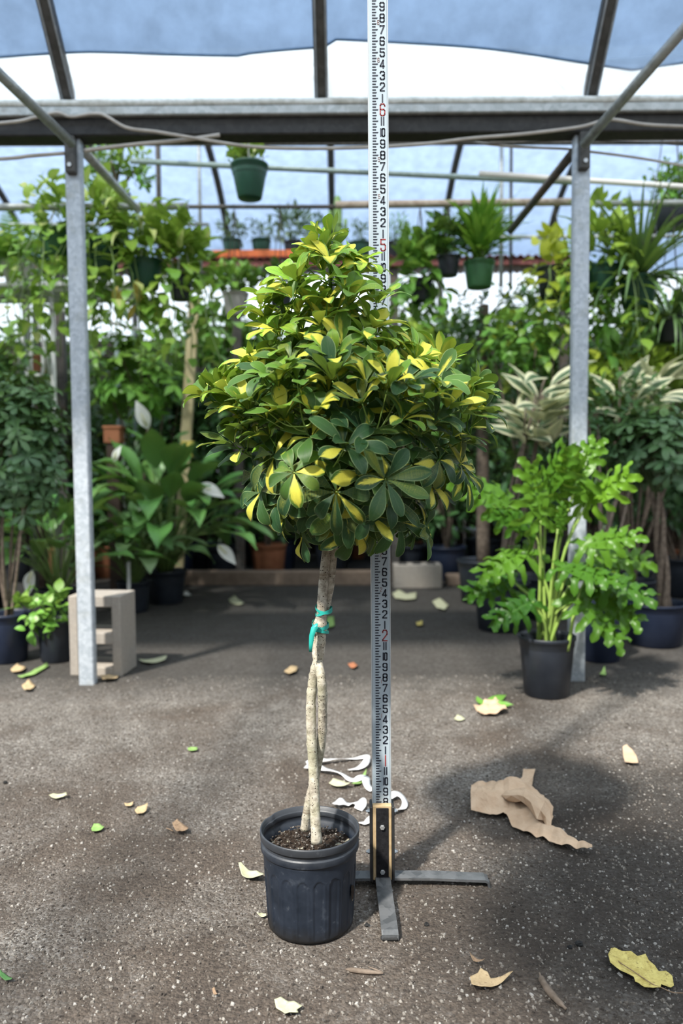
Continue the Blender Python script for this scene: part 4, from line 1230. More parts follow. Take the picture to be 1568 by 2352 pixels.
litter('paper_scrap', z7([(238, 190), (300, 185), (310, 160), (380, 142), (405, 165), (440, 195), (455, 225), (360, 245), (320, 240), (280, 240)]), 'kraft', 'crumpled kraft paper scrap beside a green leaf sprig near the philodendron pot', 'paper', .012, .012, 2, 3)
litter('paper_scrap', z7([(1185, 445), (1210, 432), (1245, 460), (1272, 495), (1284, 556), (1200, 552), (1190, 510)]), 'kraft', 'small flat four-sided kraft paper scrap alone on the floor', 'paper', .006, .004, 3, 2)
litter('paper_scrap', z7([(218, 1920), (268, 1890), (285, 1862), (330, 1880), (350, 1915), (470, 1905), (492, 1908), (400, 1955), (350, 1985), (228, 1998)]), 'dry_tan', 'pale tan dry leaf with a pointed tip beside the split twig', 'dry leaf', .010, .005, 4, 3)
bpy.data.objects[-1 if False else 'paper_scrap.002'].name = 'dry_leaf'
yl_ = litter('fallen_leaf', z7([(1092, 1790), (1110, 1745), (1135, 1738), (1180, 1750), (1240, 1750), (1280, 1785), (1330, 1772), (1350, 1810), (1390, 1835), (1415, 1870), (1460, 1880), (1500, 1920), (1510, 1970), (1490, 1984), (1430, 1960), (1425, 1995), (1380, 2005), (1320, 1985), (1285, 1960), (1265, 1958), (1255, 1925), (1220, 1910), (1150, 1870), (1105, 1840)]), 'dry_yellow', 'large yellow fallen leaf with a wavy lobed edge', 'leaf', .006, .006, 6, 3)
ORIG[yl_.name] = tuple(yl_.location)
a = Acc(); P = [gnd(*q_, .012) for q_ in z7([(1110, 1760), (1250, 1850), (1370, 1930), (1430, 1955), (1500, 1985), (1568, 1990)])]
a.add(*tube(smooth_path(P, 4), .0010, 5)); a.build('midrib', MAT['dry_brown'], yl_)
def z8(L): return [(x * 620 / 1568, 1560 + y * 792 / 2003) for x, y in L]
litter('fallen_leaf', z8([(530, 882), (545, 862), (575, 860), (606, 875), (590, 890), (560, 900), (535, 902)]), 'dry_green', 'small bright green leaf lying alone on the sunny gravel', 'leaf', .006, .002, 7, 2)
lf = litter('dry_leaf', z8([(1000, 870), (1030, 852), (1060, 865), (1095, 885), (1088, 912), (1055, 905), (1045, 925), (1020, 905), (1008, 890)]), 'dry_brown', 'curled brown dry leaf with a thin stalk on the sunny gravel', 'dry leaf', .014, .006, 8, 2)
ORIG[lf.name] = tuple(lf.location)
a = Acc(); a.add(*tube([gnd(*q_, .008) for q_ in z8([(965, 865), (985, 872), (1005, 882)])], .0012, 5)); a.build('stalk', MAT['dry_brown'], lf)
litter('dry_leaf', z8([(782, 780), (800, 765), (860, 755), (850, 780), (815, 802), (795, 800)]), 'dry_tan', 'folded tan leaf fragment next to a smaller tan one on the gravel', 'dry leaf', .012, .005, 9, 2)
litter('dry_leaf', z8([(722, 738), (775, 730), (768, 750), (730, 754)]), 'dry_tan', 'tiny tan leaf fragment next to a folded larger one on the gravel', 'dry leaf', .006, .003, 10, 2)
litter('dry_leaf', z8([(285, 700), (310, 688), (385, 684), (390, 700), (350, 702), (325, 710)]), 'dry_pale', 'pale cream leaf fragment far out on the sunny gravel', 'dry leaf', .008, .004, 11, 2)
litter('dry_leaf', z8([(1385, 1125), (1400, 1120), (1440, 1130), (1490, 1135), (1530, 1165), (1535, 1190), (1495, 1190), (1440, 1180), (1405, 1165)]), 'dry_pale', 'curled speckled pale leaf touching the side of the fluted black pot', 'dry leaf', .020, .006, 12, 3)
litter('dry_leaf', z8([(1490, 1385), (1520, 1375), (1545, 1378), (1548, 1395), (1530, 1402)]), 'dry_pale', 'tiny pale leaf scrap at the foot of the fluted black pot', 'dry leaf', .006, .004, 13, 2)
litter('dry_leaf', z8([(0, 1716), (30, 1728), (72, 1758), (70, 1768), (30, 1770), (0, 1742)]), 'dry_darkgreen', 'dark green leaf piece lying on brown soil far from the pot', 'leaf', .006, .003, 14, 2)
litter('dry_leaf', z8([(1090, 412), (1110, 405), (1146, 408), (1148, 425), (1110, 430), (1092, 425)]), 'dry_green', 'small pale green leaf scrap between the rod and the hollow concrete block', 'leaf', .005, .003, 15, 2)
litter('dry_leaf', z8([(1232, 1825), (1245, 1818), (1265, 1850), (1258, 1860), (1238, 1842)]), 'dry_brown', 'small narrow brown leaf on the gravel before the fluted pot', 'dry leaf', .006, .003, 16, 2)
litter('dry_leaf', [(630, 2312), (645, 2304), (662, 2310), (676, 2310), (694, 2322), (682, 2330), (685, 2340), (664, 2338), (655, 2342), (645, 2332), (634, 2328)], 'dry_pale', 'pale yellow lobed leaf fragment on the gravel', 'dry leaf', .005, .004, 17, 2)
litter('dry_leaf', z7([(215, 1780), (245, 1785), (290, 1805), (312, 1822), (280, 1830), (240, 1812)]), 'dry_brown', 'dark brown curled leaf above the pale tan pointed leaf', 'dry leaf', .012, .004, 18, 2)
litter('dry_leaf', [(1190, 1655), (1068, 1655), (1060, 1648), (1050, 1645), (1042, 1655), (1055, 1661)][1:], 'dry_pale', 'small cream leaf scrap near the crumpled scrap and green sprig', 'dry leaf', .005, .003, 19, 2)
# green leaf sprig behind the scrap
sg = thing('leaf_sprig', 'sprig of three green leaves poking out under a kraft paper scrap', 'leaf sprig', gnd(1120, 1622))
for (bx_, by_, ex, ey, w) in ((1112, 1620, 1165, 1592, .045), (1108, 1622, 1094, 1596, .03), (1128, 1618, 1180, 1617, .035)):
    p0 = gnd(bx_, by_, .012); p1 = gnd(ex, ey, .02)
    a = Acc(); put(a, blade((p1 - p0).length, w, prof_lance, 7, 4, .1, .25, .1, 3.3), p0, p1 - p0, (0, -.5, 1)); a.build('leaf', MAT['leaf_green'], sg)
# twig, bark, coal lumps
tw = thing('twig', 'split grey-brown twig lying on the gravel beside the pale tan leaf', 'twig', gnd(1265, 2270))
a = Acc(); P = [gnd(1238, 2234, .006), gnd(1248, 2258, .010), gnd(1270, 2288, .009), gnd(1300, 2318, .006)]
a.add(*tube(smooth_path(P, 5), [.002] * 3 + [.0065] * 4 + [.0075] * 4 + [.006] * 3 + [.003] * 2, 7)); a.build('shaft', MAT['bark_dark'], tw)
tw2 = thing('bark_sliver', 'flat dark bark sliver on the gravel in front of the stand leg', 'bark', gnd(835, 2232))
a = Acc(); P = [gnd(793, 2226, .004), gnd(825, 2230, .006), gnd(880, 2236, .005)]
a.add(*tube(smooth_path(P, 5), [.001, .0025, .0045, .005, .0055, .0055, .005, .005, .004, .003, .001], 6)); a.build('shaft', MAT['bark_dark'], tw2)
a = Acc(); P = [gnd(845, 2220, .010), gnd(860, 2226, .008), gnd(880, 2234, .006)]
a.add(*tube(P, [.001, .0022, .001], 5)); a.build('splinter', MAT['bark_dark'], tw2)
for k, (x, y, s_) in enumerate([(1330, 2172, .010), (1308, 2178, .006), (842, 2127, .006), (979, 2126, .006), (12, 1800, .008)]):
    r = np.random.default_rng(50 + k); g = gnd(x, y)
    a = Acc(); V, F = lathe([(0, 0), (.8, .1), (1, .5), (.7, .95), (0, 1.05)], 7)
    V = V * [s_, s_ * .8, s_] * (1 + r.normal(0, .12, (len(V), 1))) + [g.x, g.y, 0]
    a.add(V, F); o = a.build('dark_clod', MAT['coal'], None, False)
    tag(o, ['black clod of soil near the yellow fallen leaf', 'small black clod right next to a bigger one', 'small black clod beside the front stand leg', 'small black clod in front of the long stand leg', 'black clod lying out on the sunny gravel'][k], 'clod')
# white plastic strip trailing on the floor behind the pot
def ribbon(pts, w, mat, name, parent, z=.006, lift=None, wz=None):
    P = smooth_path([gnd(x, y) for x, y in pts], 6); n_ = len(P); V = []
    for i, p_ in enumerate(P):
        t_ = (P[min(i + 1, n_ - 1)] - P[max(i - 1, 0)]); t_.z = 0; t_.normalize()
        s_ = Vector((-t_.y, t_.x, 0)); u_ = i / (n_ - 1)
        tw_ = .35 * math.sin(u_ * 13 + len(pts))
        ww = w * (.9 + .12 * math.sin(u_ * 9 + 1))
        zz = z + .010 * (.5 + .5 * math.sin(u_ * 11)) + abs(math.sin(tw_)) * ww / 2
        d_ = s_ * math.cos(tw_) + Vector((0, 0, math.sin(tw_)))
        V += [tuple(p_ + Vector((0, 0, zz)) - d_ * ww / 2), tuple(p_ + Vector((0, 0, zz)) + d_ * ww / 2)]
    a = Acc(); a.add(V, [[2 * i, 2 * i + 2, 2 * i + 3, 2 * i + 1] for i in range(n_ - 1)])
    o = a.build(name, MAT[mat], parent)
    sm_ = o.modifiers.new('thick', 'SOLIDIFY'); sm_.thickness = .0008
    return o
ws = thing('plastic_strip', 'white plastic strip looped on the gravel between trunk and rod', 'plastic strip', gnd(780, 1770))
ribbon([(704, 1762), (745, 1756), (790, 1750), (835, 1744), (843, 1752), (836, 1766), (800, 1774)], .022, 'plastic_white', 'loop', ws)
ribbon([(702, 1768), (740, 1776), (785, 1785), (812, 1798), (838, 1796), (842, 1812), (856, 1820)], .026, 'plastic_white', 'tail', ws)
ws = thing('plastic_strip', 'crumpled white plastic scrap lying behind the rim of the fluted pot', 'plastic strip', gnd(800, 1858))
ribbon([(765, 1858), (790, 1854), (812, 1852), (830, 1856), (822, 1866)], .03, 'plastic_white', 'loop', ws)
ws = thing('plastic_strip', 'white plastic strip curling out behind the rod stand', 'plastic strip', gnd(915, 1855))
ribbon([(895, 1840), (915, 1836), (930, 1852), (918, 1866), (895, 1874), (850, 1894), (824, 1896)], .022, 'plastic_white', 'loop', ws)
litter('fallen_leaf', [(755, 1808), (765, 1800), (790, 1803), (806, 1812), (790, 1815), (768, 1813)], 'dry_pale', 'withered pale green leaf beside the white plastic strip', 'leaf', .010, .005, 20, 2)
litter('fallen_leaf', [(806, 1811), (815, 1798), (832, 1786), (842, 1778), (838, 1796), (822, 1808)], 'dry_green', 'withered pointed green leaf between the white strip and the rod', 'leaf', .012, .005, 22, 2)
for k, (pts, m_, lab) in enumerate([
    ([(524, 1380), (538, 1374), (560, 1388), (552, 1394), (530, 1388)], 'dry_pale', 'pale leaf lying on dark soil beyond the sun patch near the peace lily'),
    ([(318, 1522), (345, 1518), (384, 1514), (380, 1522), (340, 1530)], 'dry_pale', 'long pale leaf lying beside the hollow concrete block'),
    ([(900, 1366), (915, 1360), (935, 1367), (956, 1364), (955, 1380), (930, 1383), (908, 1377)], 'dry_pale', 'pale yellow crumpled leaf in front of the solid concrete block'),
    ([(992, 1385), (1010, 1378), (1030, 1392), (1020, 1408), (1004, 1400)], 'dry_pale', 'pale leaf on dark soil between the rod and the philodendron'),
    ([(752, 1422), (766, 1420), (768, 1440), (756, 1450), (748, 1440)], 'dry_green', 'yellow-green leaf on dark soil right behind the braided trunk'),
    ([(652, 1548), (668, 1536), (684, 1538), (680, 1548), (664, 1556)], 'dry_tan', 'tan leaf at the shade edge behind the braided trunk'),
    ([(798, 1530), (812, 1528), (822, 1534), (810, 1542)], 'terracotta', 'small rust-red leaf at the shade edge'),
    ([(955, 1434), (970, 1432), (970, 1442), (958, 1443)], 'dry_yellow', 'tiny yellow leaf on dark soil right of the rod'),
    ([(24, 1542), (40, 1534), (60, 1538), (52, 1548), (30, 1550)], 'dry_tan', 'tan leaf on dark soil in front of the dark blue pots'),
    ([(50, 1580), (66, 1568), (82, 1578), (70, 1592), (56, 1592)], 'dry_tan', 'tan leaf curled at the shade edge near the steel post'),
    ([(40, 1558), (70, 1548), (108, 1530), (112, 1534), (80, 1554), (50, 1562)], 'dry_green', 'long green leaf blade in front of the dark blue pots'),
    ([(230, 1560), (250, 1556), (272, 1558), (262, 1568), (236, 1570)], 'dry_tan', 'dry tan leaf under the hollow concrete block'),
    ([(408, 1366), (430, 1362), (440, 1370), (420, 1374)], 'plastic_white', 'white petal on dark soil below the peace lily'),
    ([(1376, 1550), (1388, 1540), (1392, 1552), (1382, 1558)], 'dry_green', 'tiny green weed leaf by the right steel post')]):
    litter('fallen_leaf', pts, m_, lab, 'leaf', .012, .006, 60 + k, 2)

# ================================================================== BLOCKS, KERB, TIMBER
def hollow_block(c, w, d, h, rz, label):
    """concrete block on end, two holes right through it"""
    t_ = thing('concrete_block', label, 'concrete block', c)
    wt = .045; cz, sz = math.cos(rz), math.sin(rz); R = np.array([[cz, -sz, 0], [sz, cz, 0], [0, 0, 1]])
    pcs = [('side_wall', (-(w - wt) / 2, 0, h / 2), (wt, d, h)), ('side_wall', ((w - wt) / 2, 0, h / 2), (wt, d, h)),
           ('web', (0, 0, wt / 2), (w - wt * 1.9, d, wt)), ('web', (0, 0, h * .47), (w - wt * 1.9, d * .98, wt * 1.25)), ('web', (0, 0, h - wt * .6), (w - wt * 1.9, d, wt * 1.2))]
    for nm, p_, s_ in pcs:
        a = Acc(); a.add(*bevbox(R @ np.array(p_) + np.array(c), s_, .004, R)); a.build(nm, MAT['concrete'], t_, False)
g = gnd(222, 1556)
SPOTS.extend([(g.x + k_, g.y + .12, .12) for k_ in (-.06, .06)])
hollow_block((g.x, g.y + .12, 0), .262, .20, .395, -.10, 'hollow concrete block standing on end behind the steel post')
# solid block lying down far back
g = gnd(960, 1352)
SPOTS.extend([(g.x + k_ * .1, g.y + .1, .10) for k_ in (-1, 0, 1)])
t_ = thing('concrete_block', 'grey concrete block lying flat on the dark soil behind the rod', 'concrete block', (g.x, g.y + .1, 0))
a = Acc(); a.add(*bevbox((g.x, g.y + .1, .098), (.40, .19, .196), .006)); bd = a.build('body', MAT['concrete'], t_, False)
for dx_ in (-.12, 0, .12):
    a = Acc(); a.add(*bevbox((g.x + dx_, g.y + .1, .197), (.07, .09, .006), .004)); a.build('core', MAT['coal'], t_, False)
g0 = gnd(405, 1345); g1 = gnd(870, 1345)
SPOTS.extend([(g0.x + (g1.x - g0.x) * k_ / 20, g0.y + .05, .06) for k_ in range(21)])
a = Acc(); a.add(*beam_between((g0.x, g0.y + .05, .06), (g1.x, g1.y + .05, .06), .10, .13)); o = a.build('kerb_beam', MAT['kerb_wood'], None, False)
tag(o, 'weathered brown timber kerb lying across the dark soil behind the trunk', 'kerb')
g0 = gnd(1016, 1346); g1 = gnd(1125, 1346)
SPOTS.extend([(g0.x + .04 + (g1.x + .26 - g0.x) * k_ / 6, g0.y + .06, .10) for k_ in range(7)])
a = Acc(); a.add(*beam_between((g0.x + .04, g0.y + .06, .045), (g1.x + .3, g1.y + .06, .045), .18, .09)); o = a.build('wood_plank', MAT['kerb_wood'], None, False)
tag(o, 'short weathered plank lying beside the grey concrete block', 'plank')
# leaning timber stake with yellow ribbon
t_ = thing('timber_stake', 'pale timber stake with a yellow ribbon rising behind the peace lily', 'stake', (at(425, 1060, 6.2).x, 6.2, 0))
b_ = at(424, 1060, 6.2); tp_ = at(446, 690, 6.2); dn = b_ + (b_ - tp_) * (b_.z / (tp_.z - b_.z))
solid(t_.name, dn, tp_, .048); SPOTS.append((dn.x, dn.y, .05))
a = Acc(); a.add(*beam_between(dn, tp_, .085, .04, (0, 1, 0))); a.build('shaft', MAT['timber'], t_, False)
a = Acc(); q = at(430, 1020, 6.2)
for k in range(3): a.add(*bevbox((q.x + .002 * k, q.y, q.z - .02 + .018 * k), (.096, .055, .014), .004))
for k in range(2): put(a, blade(.14, .03, prof_strap, 5, 2, .9, 0, .2, 1), (q.x - .02 + .05 * k, q.y - .035, q.z), (.35 - .7 * k, -.3, -.4), (0, -1, .4))
a.build('ribbon', MAT['ribbon_yellow'], t_, False)

# overhead shelf with white frame at the left, rear
t_ = thing('plant_rack', 'high white-painted plant rack with tube legs under the fern', 'rack', (at(90, 700, 6.0).x, 6.0, 0))
q = at(-40, 690, 6.1); q2 = at(330, 690, 6.1); zt = q.z
for k in range(4):
    a = Acc(); a.add(*bevbox(((q.x + q2.x) / 2 - .3, 5.85 + .16 * k, zt + .05), (q2.x - q.x + .6, .13, .03), .004)); a.build('shelf_board', MAT['white_paint'], t_, False)
for x in (-60, 60, 118):
    p_ = at(x, 690, 5.95)
    a = Acc(); a.add(*tube([(p_.x, 5.95, 0), (p_.x, 5.95, zt + .03)], .03 if x == 60 else .02, 8)); a.build('leg', MAT['pipe_grey' if x == 60 else 'white_paint'], t_); solid(t_.name, (p_.x, 5.95, 0), (p_.x, 5.95, zt), .03); SPOTS.append((p_.x, 5.95, .03))
for (x0, y0, x1, y1) in ((65, 700, 40, 860), (80, 695, 115, 860), (95, 700, 330, 760)):
    a = Acc(); a.add(*tube([at(x0, y0, 5.9), at(x1, y1, 5.9)], .014, 7)); solid(t_.name, at(x0, y0, 5.9), at(x1, y1, 5.9), .014); a.build('strut', MAT['white_paint'], t_)
a = Acc(); a.add(*tube(smooth_path([at(72, 780, 5.85), at(72, 855, 5.85), at(84, 862, 5.85), at(98, 855, 5.85), at(98, 800, 5.85)], 4), .013, 7)); solid(t_.name, at(72, 780, 5.85), at(72, 858, 5.85), .014); solid(t_.name, at(98, 800, 5.85), at(98, 858, 5.85), .014); a.build('hook', MAT['white_paint'], t_)
# loose white stakes left rear
for k, x in enumerate((278, 307, 268)):
    p_ = at(x, 820, 6.5 + .1 * k); SPOTS.append((p_.x, p_.y, .02))
    pipe('garden_stake', [(p_.x, p_.y, 0), (p_.x, p_.y, at(x, [770, 745, 760][k], 6.5).z)], .016, 'pipe_green' if k else 'white_paint', ['white garden stake standing among the leafy plants behind the steel post', 'tallest grey-green garden stake behind the steel post', 'shorter grey-green garden stake behind the steel post'][k], 'stake', 'garden stakes')

# red corrugated shelf high at the rear, with orange tray
RSY = 6.7; zs_ = at(700, 592, RSY).z
t_ = thing('red_shelf', 'long red corrugated metal shelf high across the rear bay', 'shelf', (0, RSY, zs_))
a = Acc(); V = []; nX = 360; X0, X1 = at(-250, 590, RSY).x, at(1330, 590, RSY).x
for i in range(nX + 1):
    x = X0 + (X1 - X0) * i / nX
    z = .012 * math.sin(i * PI / 2.0 * 1.0)
    for y in (RSY - .02, RSY + .55): V.append((x, y, zs_ + z))
a.add(V, [[2 * i, 2 * i + 2, 2 * i + 3, 2 * i + 1] for i in range(nX)])
o = a.build('sheet', MAT['red_sheet'], t_); s_ = o.modifiers.new('thick', 'SOLIDIFY'); s_.thickness = .004
a = Acc(); a.add(*bevbox(((X0 + X1) / 2, RSY + .04, zs_ - .045), (X1 - X0, .06, .05), .005)); a.build('edge_beam', MAT['red_sheet'], t_, False)
for x in (-250, 130, 540, 905, 1300):
    p_ = at(x, 600, RSY + .05); a = Acc(); a.add(*bevbox((p_.x, RSY + .1, zs_ / 2 - .03), (.075, .075, zs_ - .06), .005)); solid(t_.name, (p_.x, RSY + .1, 0), (p_.x, RSY + .1, zs_ - .06), .053); SPOTS.append((p_.x, RSY + .1, .055)); a.build('leg', MAT['pipe_dark'], t_, False)
p0, p1 = at(474, 566, RSY), at(706, 566, RSY)
t_ = thing('plant_tray', 'orange plastic tray on the red shelf under two green pots', 'tray', ((p0.x + p1.x) / 2, RSY + .12, zs_ + .016))
cxm = (p0.x + p1.x) / 2; wl = p1.x - p0.x
a = Acc(); a.add(*bevbox((cxm, RSY + .14, zs_ + .020), (wl, .26, .012), .003)); a.build('tray_base', MAT['tray_orange'], t_, False)
for sy in (-.125, .125):
    a = Acc(); a.add(*bevbox((cxm, RSY + .14 + sy, zs_ + .045), (wl, .012, .055), .003)); a.build('tray_side', MAT['tray_orange'], t_, False)
for sx in (-.5, .5):
    a = Acc(); a.add(*bevbox((cxm + sx * wl, RSY + .14, zs_ + .045), (.012, .262, .055), .003)); a.build('tray_end', MAT['tray_orange'], t_, False)

# ================================================================== PLANTS
def potted(name, label, cat, c, rt, rb, h, pmat, group=None):
    t_ = thing(name, label, cat, c, group)
    add_pot(t_, c, rt, rb, h, pmat)
    return t_
# pots on the red shelf
SHP = 'plants standing on the red shelf'
for k, (px, w, mat_, lm, L, n_, hh, pm, lab) in enumerate([
    (533, .085, None, 'leaf_sage', .075, 110, .20, 'pot_green', 'grey-green small-leaved plant in a green pot on the orange tray near the thin grey pole'),
    (600, .085, None, 'leaf_sage', .06, 80, .15, 'pot_green', 'low grey-green plant in a green pot in the middle of the orange tray'),
    (674, .08, None, 'leaf_sage', .09, 150, .27, 'pot_black', 'tall bushy grey-green plant in a dark pot on the orange tray'),
    (742, .09, None, 'leaf_deep', .07, 120, .2, 'pot_green', 'dark purple-green plant in a dark green pot on the red shelf'),
    (826, .10, None, 'leaf_sage', .06, 70, .16, 'pot_green', 'sparse plant in a wide green pot on the red shelf left of the rod'),
    (905, .08, None, 'leaf_green', .07, 90, .2, 'pot_black', 'small leafy plant in a black pot on the red shelf right of the rod')]):
    p_ = at(px, 560, RSY + .15); c = (p_.x, RSY + .15, zs_ + (.027 if k < 3 else .013))
    t_ = potted('shelf_plant', lab, 'potted plant', c, w, w * .78, .17 if k < 2 else .15, pm, SHP)
    r = np.random.default_rng(200 + k)
    ctr = (c[0], c[1], c[2] + .17 + hh * .45)
    emit(t_, bush_leaves(r, ctr, (.17 + .02 * (k % 3), .13, hh * .62), n_, L, L * .38, prof_lance, .6, .5, .7, .6, .3, 3, 2), lm, 0)
    stems(t_, r, (c[0], c[1], c[2] + .14), [np.array(ctr) + rdir(r) * [.08, .08, .05] + [0, 0, .05] for _ in range(5)], .004, 'stem_dark')
p_ = at(776, 560, RSY + .2)
t_ = thing('columnar_cactus', 'slim yellowish cactus column standing on the red shelf', 'cactus', (p_.x, RSY + .31, zs_ + .013))
add_pot(t_, (p_.x, RSY + .31, zs_ + .013), .06, .05, .1, 'pot_black', 20)
a = Acc(); a.add(*lathe([(0, .08), (.03, .08), (.036, .2), (.034, .5), (.022, .60), (0, .62)], 20, (p_.x, RSY + .31, zs_ + .013), lambda k, rr, z, an: rr * (1 + .12 * np.cos(8 * an)))); a.build('column', MAT['stem_pale'], t_); solid(t_.name, (p_.x, RSY + .31, zs_ + .05), (p_.x, RSY + .31, zs_ + .62), .09)
for s_, z in ((1, .25), (-1, .32)):
    a = Acc(); P = smooth_path([(p_.x, RSY + .31, zs_ + z), (p_.x + s_ * .06, RSY + .31, zs_ + z + .02), (p_.x + s_ * .07, RSY + .31, zs_ + z + .17)], 5); a.add(*tube(P, .016, 9)); a.build('arm', MAT['stem_pale'], t_)

# ---- hanging baskets
def hanging(name, label, px, py, Y, rt, h, pm, hook_z, group, wires=3, cat='hanging plant', wmat='hanger_white', taper=.78):
    q = at(px, py, Y)                       # middle of the pot
    c = (q.x, Y, q.z - h / 2)
    t_ = thing(name, label, cat, c, group)
    add_pot(t_, c, rt, rt * taper, h, pm, 28, .9)
    top = np.array([q.x, Y, hook_z])
    for k in range(wires):
        an = 2 * PI * k / wires + .6
        a = Acc(); a.add(*tube([np.array([c[0] + math.cos(an) * rt * .98, Y + math.sin(an) * rt * .98, c[2] + h * .95]), top - [0, 0, .02], top + [0, 0, .02]], .0035, 5)); a.build('hanger_wire', MAT[wmat], t_)
    return t_, np.array(c)
def vine(r, p0, L, sway, n, leafL, leafW, prof, age=.3, dirh=None, nv=2):
    """a strand hanging from p0, with leaves along it"""
    p = np.array(p0, float); d = unit(np.array(dirh if dirh is not None else [r.normal(), r.normal(), 0]) + UP * .6)
    P = [p.copy()]; st = L / 10
    for k in range(10):
        d = unit(d * .62 + np.array([0, 0, -.42]) + rdir(r) * sway); p = p + d * st; P.append(p.copy())
    lv = []
    for k in range(n):
        f = (k + .5) / n * 10; i = min(int(f), 9); q = P[i] + (P[i + 1] - P[i]) * (f - i)
        an = r.uniform(0, 2 * PI); o_ = unit(np.array([math.cos(an), math.sin(an) - .45, r.uniform(-.35, .5)]))
        l = leafL * r.uniform(.65, 1.15)
        lv.append([(blade(l, leafW * l / leafL, prof, 5, nv, r.uniform(.2, 1.0), r.uniform(0, .3), .1, r.uniform(0, 50), r.uniform(0, 6)), q + o_ * leafL * .35, unit(o_ * .8 + np.array([0, 0, -.45])), unit(UP * .6 + o_ * .6), float(np.clip(age + r.normal(0, .2), 0, 1)))])
    return P, lv
def trailing(t_, r, c, rt, h, nv_, Lr, nl, leafL, leafW, prof, mat, indiv, age=.3, crown_n=30, crown_h=.10, yellow=0, wide=1.0, cr=1.25):
    top = np.array(c) + [0, 0, h]
    strands = []; lv = []
    for k in range(nv_):
        an = 2 * PI * k / nv_ + r.normal(0, .2)
        dh = np.array([math.cos(an), math.sin(an), 0])
        P, l = vine(r, top + dh * rt * .8, r.uniform(*Lr), .22, nl, leafL, leafW, prof, age, dh * wide)
        strands.append(P); lv += l
    lv += bush_leaves(r, top + [0, 0, crown_h * .3], (rt * cr, rt * cr, crown_h), crown_n, leafL, leafW, prof, .6, .5, .5, .8, .3, 5, 2, age + .15, -.3)
    VINES.append((t_, strands))
    emit(t_, lv, mat, indiv)
HB = 'plants hanging in the rear bay'
zr = lambda px, py, Y: at(px, py, Y).z
r = np.random.default_rng(401)
t_, c = hanging('hanging_pothos', 'variegated pothos spilling from a dark green hanging pot just behind the steel post', 234, 588, 4.75, .115, .19, 'pot_green', zr(234, 477, 4.75), HB)
trailing(t_, r, c, .115, .19, 20, (.4, .95), 12, .105, .072, prof_heart, 'leaf_pothos', 90, .35, 150, .30, cr=2.0)
r = np.random.default_rng(402)
t_, c = hanging('hanging_pothos', 'long-leaved yellow-green plant spilling over a low dark green hanging pot', 332, 632, 4.75, .106, .17, 'pot_green', zr(332, 476, 4.75), HB)
lv = []
for k in range(170):
    an = r.uniform(0, 2 * PI); dh = np.array([math.cos(an), math.sin(an), 0])
    p_ = c + [0, 0, .16] + dh * r.uniform(.05, .2) + UP * r.uniform(-.05, .34)
    lv.append([(blade(r.uniform(.12, .2), .045, prof_lance, 6, 2, r.uniform(.8, 1.9), .25, .06, r.uniform(0, 50)), p_, unit(dh + UP * r.uniform(.1, .8) + rdir(r) * .3), UP, float(np.clip(r.normal(.6, .25), 0, 1)))])
emit(t_, lv, 'leaf_pothos', 60)
stems(t_, r, c + [0, 0, .15], [c + [r.normal(0, .06), r.normal(0, .06), .4] for _ in range(6)], .004, 'stem_green')
a = Acc()
for k in range(9):
    put(a, blade(.12, .04, prof_lance, 5, 2, .9, .3, .1, k), c + [r.normal(-.06, .05), -.09, r.uniform(-.12, .05)], unit([r.normal(0, .4), -.4, -1]), (0, -1, .3))
a.build('withered_leaves', MAT['leaf_yellowing'], t_, kind='stuff')
r = np.random.default_rng(403)
t_, c = hanging('hanging_pothos', 'bright green trailing plant in a black hanging pot beside the pothos baskets', 414, 662, 4.75, .074, .145, 'pot_black', zr(414, 474.3, 4.75), HB, 3)
trailing(t_, r, c, .075, .15, 14, (.3, .8), 9, .11, .082, prof_heart, 'leaf_pothos', 60, .25, 120, .30, cr=2.6)
r = np.random.default_rng(404)
t_, c = hanging('hanging_pothos', 'small-leaved vine hanging in a green pot at the outer side of the steel post', 126, 560, 4.75, .097, .155, 'pot_midgreen', zr(126, 477.3, 4.75), HB)
trailing(t_, r, c, .10, .16, 18, (.5, 1.0), 14, .08, .056, prof_heart, 'leaf_pothos', 40, .25, 110, .26, cr=2.0)
# single hanging green pot
r = np.random.default_rng(405)
q = at(573, 418, 4.6)
t_, c = hanging('hanging_succulent', 'dark green hanging pot of succulents on white hanger straps under the gutter', 573, 418, 4.6, .108, .195, 'pot_green', PUR[4.6], HB, 3, 'hanging plant', 'hanger_white', .66)
emit(t_, bush_leaves(r, c + [-.02, 0, .24], (.11, .09, .12), 190, .05, .03, prof_obovate, .5, .8, .5, .3, .3, 4, 2, .5, -.2), 'leaf_pothos', 20)
stems(t_, r, c + [0, 0, .17], [c + [r.normal(-.02, .05), r.normal(0, .04), .3] for _ in range(6)], .004, 'stem_pale')
# gnarled tree in the air behind the left post
r = np.random.default_rng(406)
t_, c = hanging('hanging_tree', 'small gnarled tree in a hanging pot above the pothos baskets', 262, 470, 5.35, .11, .15, 'pot_black', PUR[5.35], HB)
tops = [at(230, 380, 5.3), at(275, 350, 5.3), at(310, 390, 5.3), at(255, 370, 5.2)]
stems(t_, r, c + [0, 0, .13], tops, .016, 'bark_dark', 'branch')
for q_, rad, n_ in ((at(240, 370, 5.3), (.13, .12, .13), 130), (at(290, 360, 5.3), (.16, .12, .12), 150), (at(325, 410, 5.3), (.08, .08, .08), 60), (at(215, 410, 5.3), (.08, .08, .09), 50)):
    emit(t_, bush_leaves(r, q_, rad, n_, .05, .03, prof_obovate, .6, .3, .7, .4, .3, 3, 2, .25), 'leaf_schef_bright' if rad[0] > .15 else 'leaf_green', 0)
